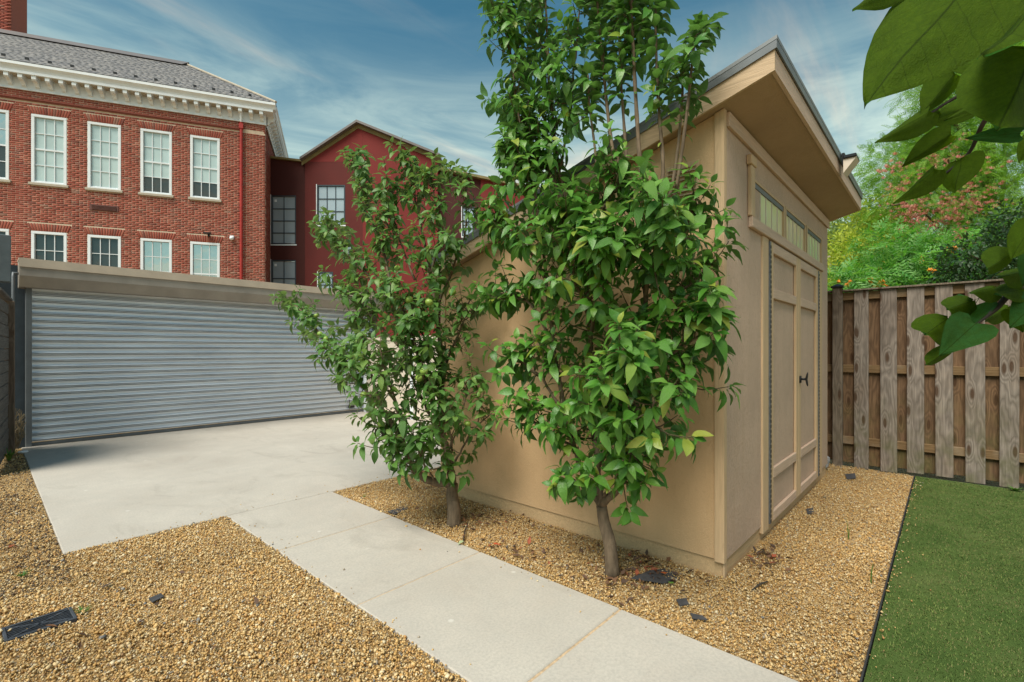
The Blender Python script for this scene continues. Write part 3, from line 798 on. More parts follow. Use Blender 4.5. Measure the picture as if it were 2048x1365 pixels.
# ------------------------------------------------------------------ brick school building behind the shutter
BX = empty('brick_building', (7.35, 19.58, 0), R(-27.4))
tag(BX, 'red brick building with white bracketed cornice and slate roof', 'building')
BL, BD, BZ = -11.6, 12., 10.12
WC = [-2.0+1.5225*k for k in (0,-1,-2,-3,-4,-5)]
WH = .475
wins = [(c-WH,c+WH,7.03,9.34) for c in WC] + [(c-WH,c+WH,3.05,5.40) for c in WC]
def in_open(x0,x1,z0,z1):
    for a,b,c,d in wins:
        if x1 > a-.001 and x0 < b+.001 and z1 > c-.06 and z0 < d+.001: return (a,b)
    return None
# mortar backing, cut round the windows
mb = MB(); yb = .0045
edges = sorted(set([BL,0]+[q for w in wins[:6] for q in w[:2]]))
for a,b in zip(edges[:-1],edges[1:]):
    mid = (a+b)/2; op = [w for w in wins if w[0] < mid < w[1]]
    z = 0
    for w in sorted(op, key=lambda w:w[2]):
        mb.box(a,b,yb,.30,z,w[2]); z = w[3]
    mb.box(a,b,yb,.30,z,BZ)
mb.box(-.30,-.0045,.3005,BD,0,BZ)
wall = mb.build('wall', M['mortar'], BX)
MB().box(BL,BL+.3,.3005,BD,0,BZ).build('wall', M['mortar'], BX)
MB().box(BL,0,BD+.0005,BD+.3,0,BZ).build('wall', M['mortar'], BX)
# running bond bricks: the nearest ones as single bricks, the rest joined
CO = .0677; BH = .0577; BLN = .203; PIT = .213
def brick_template():
    b = MB().add([(-.5,0,-.5),(.5,0,-.5),(.5,0,.5),(-.5,0,.5),(-.5,1,-.5),(.5,1,-.5),(.5,1,.5),(-.5,1,.5)],[(0,1,5,4),(1,2,6,5),(2,3,7,6),(3,0,4,7),(0,3,2,1)])
    return np.array(b.v), np.array(b.f)
BTV, BTQ = brick_template()
bricks = []      # cx, cz, w, h
arch_z = {}
rows = int((BZ-3.0)/CO)
for r in range(rows):
    z = 3.0+r*CO
    if 9.74 < z+BH and z < 9.83: continue
    off = (r%2)*PIT/2
    hd_row = (r%6 == 3)
    pit = PIT/2 if hd_row else PIT
    x = -(off if not hd_row else 0)
    xs_ = []
    if off and not hd_row: xs_.append((-off+.01,0))
    while x > BL+.2:
        xs_.append((x-pit+.010, x)); x -= pit
    for a,b in xs_:
        segs = [(a,b)]
        for wa,wb,wc,wd in wins:
            if z+BH > wc-.085 and z < wd+.27:
                ex = .045 if wc-.09 < z < wc+.001 else 0
                if z > wd-.01: ex = .03+.09*min(1,(z-wd)/.27)      # flared jack arch
                ns = []
                for p,q in segs:
                    if q <= wa-ex or p >= wb+ex: ns.append((p,q)); continue
                    if p < wa-ex: ns.append((p,wa-ex-.006))
                    if q > wb+ex: ns.append((wb+ex+.006,q))
                segs = ns
        for p,q in segs:
            if q-p > .025: bricks.append(((p+q)/2, z+BH/2, q-p, BH))
bricks = np.array(bricks); nb = len(bricks)
pz = rng.uniform(-.003,.003,nb)
# single bricks: the ones that show largest, near the visible end
order = np.argsort(bricks[:,0] + np.where(bricks[:,0] < -7.75, 100, 0) + np.where(bricks[:,1] < 4.6, 100, 0))
near = order[:180]; rest = np.setdiff1d(np.arange(nb), near)
def brick_M(idx):
    A = np.zeros((len(idx),3,3)); A[:,0,0] = bricks[idx,2]; A[:,1,1] = .05; A[:,2,2] = bricks[idx,3]
    return A
V, Q = scatter(BTV, BTQ, brick_M(rest), np.stack([bricks[rest,0], pz[rest], bricks[rest,1]],1))
def np_part(name, V, Q, mat_, parent, tint=None, smooth=False, kind=None, col=None):
    o = link(name, np_mesh(name, V, Q, mat_, smooth, col, tint), parent)
    if kind: o['kind'] = kind
    return o
np_part('brickwork', V, Q, M['brick'], wall, np.repeat(rng.random(len(rest)),8), kind='stuff')
unit = np_mesh('brick', BTV, BTQ, M['brick'], tint=np.zeros(8))
for i in near:
    o = link('brick', unit, wall, (bricks[i,0], pz[i], bricks[i,1])); o.scale = (bricks[i,2], .05, bricks[i,3])
# side return bricks
sb = []
for r in range(rows):
    z = 3.0+r*CO; y = .0-(r%2)*PIT/2
    while y < 9.:
        if y >= 0: sb.append((y+BLN/2, z+BH/2))
        y += PIT
sb = np.array(sb)
A = np.zeros((len(sb),3,3)); A[:,0,1] = -.05; A[:,1,0] = BLN; A[:,2,2] = BH
V, Q = scatter(BTV, BTQ, A, np.stack([rng.uniform(-.002,.004,len(sb)), sb[:,0], sb[:,1]],1))
np_part('brickwork', V, Q, M['brick'], wall, np.repeat(rng.random(len(sb)),8), kind='stuff')
# jack arches: soldier bricks fanned over each window
unit_arch = unit
na = 0
for (a,b,c,d) in wins:
    c0 = (a+b)/2; k = 15
    for i in range(k):
        u = (i-(k-1)/2)/((k-1)/2)
        x0 = c0+u*(WH-.0); x1 = c0+u*(WH+.085); zz0, zz1 = d+.012, d+.262
        o = link('brick', unit, wall, ((x0+x1)/2+u*.005, -.006, (zz0+zz1)/2)); o.rotation_euler = (0, math.atan2(x1-x0, zz1-zz0), 0)
        o.scale = (.062, .05, zz1-zz0)
# corbelled string course
MB().box(BL,-.78,-.035,.013,9.755,9.795).box(BL,-.78,-.06,.013,9.796,9.835).build('string_course', M['brick'], BX)
sg = MB()
# windows
def brick_window(a,b,z0,z1,rows_,pmats,sash):
    w = empty('window', ((a+b)/2,0,z0)); w.parent = BX
    hw = (b-a)/2; H_ = z1-z0; fr = .085
    f = MB()
    f.box(-hw,hw,-.012,.12,H_-fr,H_,.006); f.box(-hw,-hw+fr,-.012,.12,0,H_-fr-.001,.006); f.box(hw-fr,hw,-.012,.12,0,H_-fr-.001,.006); f.box(-hw+fr,hw-fr,-.012,.12,0,.05,.004)
    f.box(-hw+fr,hw-fr,.03,.075,.0505,.085); 
    f.build('frame', M['white'], w)
    iw0, iw1, ih0, ih1 = -hw+fr, hw-fr, .085, H_-fr
    cw_ = (iw1-iw0)/3; rh = (ih1-ih0)/rows_
    mu = MB()
    for i in (1,2): mu.box(iw0+cw_*i-.011, iw0+cw_*i+.011, .032,.06, ih0, ih1)
    for j in range(1,rows_):
        t_ = .026 if j == sash else .011
        mu.box(iw0, iw1, .026 if j == sash else .034,.0605, ih0+rh*j-t_, ih0+rh*j+t_)
    mu.build('glazing_bars', M['white'], w)
    for j in range(rows_):
        for i in range(3):
            MB().box(iw0+cw_*i+.011,iw0+cw_*(i+1)-.011,.0615,.066,ih0+rh*j+.008,ih0+rh*(j+1)-.008).build('pane', pmats(i,j), w)
    MB().box(-hw-.06,hw+.06,-.06,.10,-.085,-.0005,.006).build('sill', M['stone'], w)
for k,(a,b,z0,z1) in enumerate(wins):
    if k < 6:
        if k < 2: fn = lambda i,j: M['pane_dark'] if j == 0 else M['pane_blind']
        elif k == 4: fn = lambda i,j: M['pane_dark'] if j < 2 else M['pane_sky']
        else: fn = lambda i,j: M['pane_blind']
    else:
        q = k-6
        fn = (lambda i,j: M['pane_sky']) if q in (0,1) else (lambda i,j: M['pane_dark'])
    brick_window(a,b,z0,z1,4,fn,2)
# cornice
cor = empty('cornice', (0,0,0)); cor.parent = BX
MB().box(BL,.05,-.05,.0135,10.085,10.13,.004).box(BL,.03,-.03,.30,10.1305,10.50).build('frieze', M['white'], cor)
MB().box(BL,.31,-.34,.35,10.50,10.60,.004).build('soffit', M['white'], cor)
gp = [(-.34,10.601),(-.36,10.66),(-.40,10.72),(-.43,10.74),(-.43,10.83),(-.1,10.83),(-.1,10.601)]
MB().prism(gp,0,BL,.40).build('gutter', M['white'], cor)
MB().box(-.001+.032,.06,.301,BD,10.085,10.499).box(.0305,.34,.351,BD,10.5,10.6).build('frieze', M['white'], cor)
MB().prism([(.40-.74+.0,10.601),(.36,10.601),(.40,10.72),(.43,10.74),(.43,10.83),(-.34,10.83)],1,-.099,BD).build('gutter', M['white'], cor)
mod = MB().prism([(-.305,10.499),(-.305,10.385),(-.27,10.345),(-.20,10.325),(-.14,10.29),(-.09,10.21),(-.0305,10.20),(-.0305,10.499)],0,-.06,.06).mesh('bracket', M['white'])
for i in range(33):
    link('bracket', mod, cor, (-.10-.355*i,0,0))
mod2 = MB().prism([(.305,10.499),(.305,10.385),(.27,10.345),(.20,10.325),(.14,10.29),(.09,10.21),(.0615,10.20),(.0615,10.499)],1,-.06,.06).mesh('bracket', M['white'])
for i in range(24): link('bracket', mod2, cor, (0,.25+.355*i,0))
pm = MB()
for i in range(32):
    x = -.10-.355*i-.1775
    pm.box(x-.085,x+.085,-.27,-.031,10.485,10.4995)
pm.build('soffit_panels', M['stone'], cor)
# hip roof
rf = empty('roof', (0,0,0)); rf.parent = BX
e, q, zr, ze = .42, 3.39, 13.6, 10.835
KS = (zr-ze)/(q+e)
MB().add([(BL,-e,ze),(e,-e,ze),(e,BD,ze),(BL,BD,ze),(BL,q,zr),(-q,q,zr),(-q,BD,zr),(BL,BD,zr)],[(0,1,5,4),(1,2,6,5),(4,5,6,7),(0,3,2,1),(2,3,7,6),(0,4,7,3)]).build('roof_deck', M['slate'], rf)
sh = []
nrow = 38; sl_len = math.hypot(q+e,zr-ze); ex = sl_len/nrow; nv = Vector((0,-(zr-ze),q+e)).normalized(); tv = Vector((0,q+e,zr-ze)).normalized()
for r in range(nrow):
    yc = -e+(r+.5)*(q+e)/nrow; zc_ = ze+(r+.5)*(zr-ze)/nrow
    xr = e-(r+.5)*(q+e)/nrow; x = xr-.12-rng.random()*.2
    while x > BL+.1:
        sh.append((x,yc,zc_)); x -= .205
sh = np.array(sh); n = len(sh)
A = np.zeros((n,3,3)); A[:,0,0] = .2047
dirv = np.array(tv); nrm = np.array(nv); tilt = .06
A[:,:,1] = (dirv*math.cos(tilt)+nrm*-math.sin(tilt))[None]*(ex*1.1)
A[:,:,2] = (nrm*math.cos(tilt)+dirv*math.sin(tilt))[None]*.007
bx_ = MB().box(-.5,.5,-.5,.5,0,1); BXV, BXQ = np.array(bx_.v), np.array(bx_.f)
V, Q = scatter(BXV, BXQ, A, sh+nrm*.012)
np_part('slates', V, Q, M['slate'], rf, np.repeat(rng.random(n),8), kind='stuff')
MB().add([(BL,q-.35,zr-.35*KS+.09),(-q-.12,q-.35,zr-.35*KS+.09),(-q+.05,q+.05,zr+.17),(BL,q+.05,zr+.17),(BL,q+.4,zr+.06),(-q,q+.4,zr+.06)],[(0,1,2,3),(3,2,5,4)]).build('ridge_cap', M['roof_cap'], rf)
MB().tube([(e,-e,ze+.03),(-q,q,zr+.03)],.05,8).build('hip_cap', M['stone'], rf)
gd = MB().box(-.05,.05,-.02,.02,0,.07).mesh('snow_guard', M['black'])
for i in range(17): link('snow_guard', gd, rf, (-.5-i*.60,-.12,ze+.30*KS+.03))
MB().box(-11.4,-9.98,5,6.1,13.3,17.0).build('chimney', M['brick'], rf)
ch = []
for r in range(45):
    x = -9.98-(r%2)*PIT/2
    while x > -11.3:
        ch.append((x-BLN/2,13.6+r*CO)); x -= PIT
ch = np.array(ch); A = np.zeros((len(ch),3,3)); A[:,0,0]=BLN; A[:,1,1]=.05; A[:,2,2]=BH
V, Q = scatter(BTV, BTQ, A, np.stack([ch[:,0], np.full(len(ch),4.975), ch[:,1]],1))
np_part('chimney_bricks', V, Q, M['brick'], rf, np.repeat(rng.random(len(ch)),8), kind='stuff')
# downpipe and vent
pp = MB().tube([(-.80,-.085,2.0),(-.80,-.085,9.98),(-.80,-.10,10.05)],.052,10).box(-.87,-.73,-.15,-.02,9.80,9.98)
pp.build('downpipe', M['red_pipe'], BX, False)
MB().tube([(-.80,-.10,10.05),(-.80,-.22,10.45)],.045,10).build('downpipe', M['white'], BX)
vt = MB().box(-5.46,-4.64,-.02,.02,6.27,6.47).build('air_vent', M['vent_red'], BX)
for i in range(4): MB().box(-5.40,-4.70,-.045,-.021,6.30+i*.04,6.315+i*.04).build('louvre', M['vent_red'], vt)
# fittings on the brickwork
def bw(x,y,z): return BX.matrix_basis @ Vector((x,y,z))
wlm = empty('wall_floodlight', bw(-1.88,-.004,5.68), R(-27.4)); tag(wlm, 'small flat floodlight on the brickwork over a lower window', 'light')
MB().box(-.03,.03,-.06,.0,-.06,.03).build('arm', M['black'], wlm); MB().box(-.15,.10,-.20,-.061,.02,.065,.006).build('head', M['black'], wlm)
sc_ = empty('security_camera', bw(-1.12,-.004,5.63), R(-27.4)); tag(sc_, 'round white security camera beside the red downpipe', 'camera')
MB().box(-.07,.07,-.05,.0,-.05,.09,.01).build('mount', M['white'], sc_); MB().sphere((0,-.09,-.02),.075).build('dome', M['white'], sc_, True)

# ------------------------------------------------------------------ red rendered building
RD = 20.2; K_ = RD/F
RB = empty('red_building', cw((612-CX)/F*RD, RD), R(-47.8)); tag(RB, 'dark red rendered gabled building beyond the brick one', 'building')
def rx(px): return K_*(px-612)
def rz(py): return CAM_H+K_*(HZ-py)
def cut_wall(name, poly_top, x0, x1, y0, y1, holes, mat_):
    """wall from ground to a piecewise top line; columns split at hole edges"""
    xs = sorted(set([x0,x1]+[p[0] for p in poly_top if x0 < p[0] < x1]+[h for q in holes for h in q[:2] if x0 < h < x1]))
    def top(x): return float(np.interp(x,[p[0] for p in poly_top],[p[1] for p in poly_top]))
    m = MB()
    for a,b in zip(xs[:-1],xs[1:]):
        mid = (a+b)/2; z = 0.
        for h in sorted([h for h in holes if h[0] < mid < h[1]], key=lambda h:h[2]):
            m.box(a,b,y0,y1,z,h[2]); z = h[3]
        m.prism([(a,z),(b,z),(b,top(b)),(a,top(a))],1,y0,y1)
    return m.build(name, mat_, RB)
def hole(p): return (rx(p[0]),rx(p[1]),rz(p[3]),rz(p[2]))
def steel_window(h, cols, rows_, y, splits=None, parent=RB, sticker=False):
    a,b,z0,z1 = h
    w = MB(); f = .05
    w.box(a,b,y-.03,y+.08,z0,z0+f).box(a,b,y-.03,y+.08,z1-f,z1).box(a,a+f,y-.03,y+.08,z0+f,z1-f).box(b-f,b,y-.03,y+.08,z0+f,z1-f)
    cwid = (b-a-2*f)/cols; zs = [z0+f+(z1-z0-2*f)*t for t in (splits or [j/rows_ for j in range(rows_+1)])]
    for i in range(1,cols): w.box(a+f+cwid*i-.014,a+f+cwid*i+.014,y-.005,y+.05,z0+f,z1-f)
    for z in zs[1:-1]: w.box(a+f,b-f,y-.006,y+.0505,z-.018,z+.018)
    o = w.build('window', M['frame_dark'], parent)
    MB().box(a-.03,b+.03,y-.045,y-.0301,z0-.05,z0-.001).box(a-.03,a-.001,y-.045,y-.0301,z0,z1+.03).build('casing', M['white'], o)
    for i in range(cols):
        for zl,zh in zip(zs[:-1],zs[1:]):
            MB().box(a+f+cwid*i+.014,a+f+cwid*(i+1)-.014,y+.02,y+.028,zl+.018,zh-.018).build('pane', M['pane_steel'], o)
    if sticker:
        MB().box(a+.12,a+.22,y+.012,y+.0195,z1-.26,z1-.16).build('sticker', M['white'], o)
h1 = hole((542,592,391,489)); h2 = hole((542,592,520,612)); h3 = hole((636,692,372,452)); h4 = hole((638,668,545,620)); h5 = hole((690,706,490,512)); h6 = hole((923,949,411,471))
cut_wall('wing_wall', [(rx(430),rz(306)),(rx(612),rz(325))], rx(541), rx(611.5), 0., .35, [h1,h2], M['maroon_shaded'])
MB().prism([(rx(536),rz(317.5)),(rx(613),rz(326)),(rx(613),rz(322)),(rx(536),rz(313.5))],1,-.12,4.).build('wing_roof', M['olive_trim'], RB)
gt = [(rx(612),rz(322)),(rx(718),rz(252)),(rx(876),rz(316))]
cut_wall('gable_wall', gt, rx(612), rx(727), -.10, .3, [h3,h4,h5], M['maroon_half_shaded'])
MB().prism([(rx(612),rz(326)),(rx(727),rz(326)),(rx(727),rz(255.8)),(rx(718),rz(252)),(rx(612),rz(322))],1,-.104,-.1002).build('upper_lit_render', M['maroon'], RB)  # lighter upper gable painted as a thin brighter red sheet
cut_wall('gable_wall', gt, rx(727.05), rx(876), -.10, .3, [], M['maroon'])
MB().box(rx(612),rx(612)+.3,.301,7.5,0,rz(330)).box(rx(876)-.3,rx(876),.301,7.5,0,rz(325)).build('flank_wall', M['maroon_half_shaded'], RB)
for a,b in ((gt[0],gt[1]),(gt[1],gt[2])):
    s_ = 1 if b is gt[1] else -1
    ex0 = -.12 if s_ > 0 else 0; ex1 = 0 if s_ > 0 else .12
    sl = (b[1]-a[1])/(b[0]-a[0])
    p0 = (a[0]+ex0,a[1]+ex0*sl); p1 = (b[0]+ex1,b[1]+ex1*sl)
    MB().prism([(p0[0],p0[1]+.001),(p1[0],p1[1]+.001),(p1[0],p1[1]+.10),(p0[0],p0[1]+.10)],1,-.35,7.6).build('gable_roof', M['roof_cap'], RB)
    MB().prism([(p0[0],p0[1]-.16),(p1[0],p1[1]-.16),(p1[0],p1[1]-.002),(p0[0],p0[1]-.002)],1,-.135,-.1045).build('verge_board', M['olive_trim'], RB)
rt = [(rx(872),rz(338)),(rx(1100),rz(386))]
cut_wall('end_wall', rt, rx(876.2), rx(961), .20, .5, [h6], M['maroon_shaded'])
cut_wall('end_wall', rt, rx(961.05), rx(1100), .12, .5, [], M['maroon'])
MB().prism([(rx(876.3),rz(339)),(rx(1102),rz(386.5)),(rx(1102),rz(381.5)),(rx(876.3),rz(334))],1,-.05,5.).build('end_roof', M['olive_trim'], RB)
steel_window(h1, 2, 4, .04, [0,.22,.48,.74,1], sticker=True); steel_window(h2, 2, 2, .04, [0,.2,.6,1], sticker=True)
steel_window(h3, 3, 3, -.08); steel_window(h4, 2, 3, -.08); steel_window(h5, 1, 2, -.08); steel_window(h6, 2, 4, .24)
fl_ = MB().tube([(rx(597),1.5,rz(330)),(rx(597),1.5,rz(316))],.09,10).box(rx(592),rx(602),1.42,1.58,rz(316),rz(314)); fl_.build('roof_vent', M['steel'], RB)

# ------------------------------------------------------------------ leaves and trees
def leaf_template(segs=6, wid=.5, fold=.25, curl=.25, wave=.0, tipw=.5, cup=0., heart=False, seed=0):
    """unit leaf along +x, normal +z, all quads: two strips either side of a midrib"""
    r_ = np.random.default_rng(seed)
    V = []
    for i in range(segs+1):
        t = i/segs
        if heart: w = (math.sin(math.pi*min(1,(t*.96+.04))**.62))*.5*wid*2*(1-.25*t)
        else: w = math.sin(math.pi*(t**tipw))**.85*.5*wid if 0 < t < 1 else .004
        w = max(w, .004)
        zc = -curl*t*t + cup*math.sin(math.pi*t)
        off = wave*math.sin(t*9+seed)*.5
        bk = -.14*math.sin(math.pi*min(1,t*2.2)) if heart and t < .45 else 0
        V += [(t+bk*1.0, w, zc+fold*w+off+r_.normal()*.014), (t*1.0+bk*.0, 0, zc), (t+bk*1.0, -w, zc+fold*w-off+r_.normal()*.014)]
    Q = []
    for i in range(segs):
        a = 3*i
        Q += [(a+1,a+4,a+3,a),(a+2,a+5,a+4,a+1)]
    return np.array(V, float), np.array(Q, int)
def strip_plus_petiole(V, Q, L=.22):
    n = len(V)
    V2 = np.concatenate([V+np.array((L,0,0)), [(0,.008,0.0),(0,-.008,0.0),(L+.01,-.008,.0),(L+.01,.008,.0)]])
    Q2 = np.concatenate([Q, [(n,n+1,n+2,n+3)]])
    return V2, Q2
LV = [strip_plus_petiole(*leaf_template(6,.56,.26,.42,.045,.85,seed=1)), strip_plus_petiole(*leaf_template(6,.58,.18,.34,.06,.8,seed=2)),
      strip_plus_petiole(*leaf_template(6,.52,.36,.66,.05,.9,seed=3)), strip_plus_petiole(*leaf_template(6,.55,.24,.9,.06,.85,seed=4))]

def curve_pts(ctrl, n):
    """Catmull-Rom through control points"""
    P = [Vector(c) for c in ctrl]
    if len(P) == 2: return [P[0].lerp(P[1], i/(n-1)) for i in range(n)]
    Pe = [P[0]*2-P[1]]+P+[P[-1]*2-P[-2]]
    out = []
    S = len(P)-1
    for i in range(n):
        u = i/(n-1)*S; k = min(int(u), S-1); f = u-k
        p0,p1,p2,p3 = Pe[k:k+4]
        out.append(.5*((2*p1)+(p2-p0)*f+(2*p0-5*p1+4*p2-p3)*f*f+(3*p1-p0-3*p2+p3)*f**3))
    return out
class Leaves:
    def __init__(s): s.p, s.d, s.u, s.l = [], [], [], []
    def add(s, p, d, u, l): s.p.append(tuple(p)); s.d.append(tuple(d)); s.u.append(tuple(u)); s.l.append(l)
def rv():
    v = rng.normal(size=3); return Vector(v/np.linalg.norm(v))
def rosette(L, p, axis, k, ln, spread=1.0):
    """whorl of leaves at a shoot tip"""
    axis = axis.normalized(); a0 = rng.uniform(0,6.28)
    s1 = axis.cross(Vector((.3,.8,.2))).normalized(); s2 = axis.cross(s1)
    for i in range(k):
        an = a0+i*2.4
        rad_ = s1*math.cos(an)+s2*math.sin(an)
        d = (rad_*spread*(.45+.55*i/k)+axis*(1.0-.85*i/k)+Vector((0,0,-.10-.45*i/k))+rv()*.18).normalized()
        u = (axis*.9+Vector((0,0,.6))-d*.2+rv()*.25)
        L.add(p-axis*(.006*i), d, u, ln*rng.uniform(.7,1.12)*(.75+.35*min(1,i/3)))
def leafy(L, pts, t0, t1, step, ln, droop=.55):
    """alternate leaves along a shoot between fractions t0..t1"""
    tot = sum((b-a).length for a,b in zip(pts[:-1],pts[1:])); n = max(2,int(tot*(t1-t0)/step)); an = rng.uniform(0,6.28)
    for i in range(n):
        u = (t0+(t1-t0)*(i+rng.random()*.6)/n)*(len(pts)-1); k = min(int(u),len(pts)-2); f = u-k
        p = pts[k].lerp(pts[k+1], f); t = (pts[k+1]-pts[k]).normalized()
        s1 = t.cross(Vector((.2,.9,.3))).normalized(); s2 = t.cross(s1); an += 2.4+rng.normal()*.3
        r_ = s1*math.cos(an)+s2*math.sin(an)
        d = (r_*1.0+t*.55+Vector((0,0,-droop))+rv()*.2).normalized()
        L.add(p, d, Vector((0,0,1))*.9+t*.4+rv()*.45, ln*rng.uniform(.45,1.18))
def twigs(L, tw, pts, t0, t1, step, tl, ln, out, k=6):
    tot = sum((b-a).length for a,b in zip(pts[:-1],pts[1:])); n = max(1,int(tot*(t1-t0)/step))
    for i in range(n):
        u = (t0+(t1-t0)*(i+rng.random())/n)*(len(pts)-1); kx = min(int(u),len(pts)-2)
        p = pts[kx].lerp(pts[kx+1],u-kx); t = (pts[kx+1]-pts[kx]).normalized()
        d = (rv()*1.0+out*.75+Vector((0,0,.45))+t*.25).normalized()
        ll = tl*rng.uniform(.45,1.25); e_ = p+d*ll+Vector((0,0,.15*ll))
        mid = p+d*ll*.5-Vector((0,0,.03*ll))
        q = curve_pts([p,mid,e_],5)
        tw.append((q,[.0045,.004,.0035,.003,.0022]))
        leafy(L,q,.2,.9,.030,ln)
        rosette(L,e_,(e_-mid),k,ln)
def finish_tree(root, L, leafmat, keep, n_single=280):
    P = np.array(L.p); Dv = np.array(L.d); U = np.array(L.u); l = np.array(L.l)
    tipp = P+Dv/np.linalg.norm(Dv,axis=1,keepdims=True)*l[:,None]*1.2
    k = keep(P) & keep(tipp); P,Dv,U,l = P[k],Dv[k],U[k],l[k]
    base = np.array(root.location)
    Fm = frames(Dv,U)*l[:,None,None]
    dist = P @ np.array((CC,SS,0))
    lat = P @ np.array((SS,-CC,0))
    vis = (np.abs(lat/dist) < 1.06) & ((P[:,2]-CAM_H)/dist < .72)
    score = np.where(vis, l/dist*1.0-dist*.02, -9)
    idx = np.argsort(-score); near_, rest_ = idx[:n_single], idx[n_single:]
    metas = []
    for j,(tv_,tq_) in enumerate(LV):
        metas.append(np_mesh('leaf', tv_, tq_, leafmat, True, tint=np.full(len(tv_), j*.07)))
    for i in near_:
        o = link('leaf', metas[i%4], root)
        Mt = Matrix([list(r)+[0] for r in Fm[i]]+[[0,0,0,1]]); Mt.translation = Vector(P[i]-base)
        o.matrix_basis = Mt
    Vs,Qs,Ts,off = [],[],[],0
    for j,(tv_,tq_) in enumerate(LV):
        ii = rest_[rest_%4 == j]
        if not len(ii): continue
        V,Q = scatter(tv_,tq_,Fm[ii],P[ii]-base)
        Vs.append(V); Qs.append(Q+off); off += len(V); Ts.append(np.repeat(rng.random(len(ii)),len(tv_)))
    np_part('foliage', np.concatenate(Vs), np.concatenate(Qs), leafmat, root, np.concatenate(Ts), True, 'stuff')
    return len(P)
def shed_clear(P):
    inside = (P[:,0] > 3.005) & (P[:,0] < 6.5) & (P[:,1] > .95) & (P[:,1] < 3.75) & (P[:,2] < 3.2)
    eave = (P[:,0] > 2.92) & (P[:,1] > .66) & (P[:,1] < 3.85) & (np.abs(P[:,2]-(3.05-SL*(P[:,1]-SY+.3))) < .13)
    return ~(inside | eave) & (P[:,2] > .05)
def W_(px,py,w): return onX(px,py,SX-w)       # a point w metres in front of the long wall

def apple_tree(name, base, trunk, limbs, shoots, leafmat, ln, twig_step, twig_len, label):
    root = empty(name, base); tag(root, label, 'tree')
    b = Vector(base)
    L = Leaves(); tw = []
    tp = curve_pts(trunk[0], 10); nr = len(tp)
    trm = MB(); tr_r = [trunk[1]+(trunk[2]-trunk[1])*i/(nr-1) for i in range(nr)]; tr_r[0] *= 1.18
    trm.tube([p-b for p in tp], tr_r, 12)
    trk = trm.build('trunk', M['bark'], root, True)
    for ctrl,r0,r1,t0,step,tl,k in limbs:
        q = curve_pts(ctrl, 5*len(ctrl))
        wob = [p+rv()*.006 for p in q]; wob[0] = q[0]
        MB().tube([p-b for p in wob],[r0+(r1-r0)*(i/(len(q)-1))**.8 for i in range(len(q))],7).build('branch', M['bark'], root, True)
        out = Vector((-.35,0,0))
        twigs(L,tw,q,t0,.97,step*twig_step,tl*twig_len,ln,out,k)
        leafy(L,q,max(t0,.45),1,.035,ln)
        rosette(L,q[-1],q[-1]-q[-2],8,ln)
    for ctrl,r0,r1,bare in shoots:
        q = curve_pts(ctrl, 6*len(ctrl))
        nodes = [r0+(r1-r0)*i/(len(q)-1) for i in range(len(q))]
        nodes = [x*(1.18 if i%3 == 1 else 1) for i,x in enumerate(nodes)]
        MB().tube([p-b for p in q],nodes,7).build('branch', M['bark'], root, True)
        leafy(L,q,bare,1,.011,ln,.25)
        leafy(L,q,0.02,bare,.16,ln*.7)
        rosette(L,q[-1],q[-1]-q[-2],9,ln)
        twigs(L,tw,q,bare+.08,.97,.075,.13,ln,Vector((0,0,0)),6)
    tm = MB()
    for q,r_ in tw: tm.tube([p-b for p in q],r_,4,False)
    t_ = tm.build('twigs', M['twig'], root); t_['kind'] = 'stuff'
    return root, L

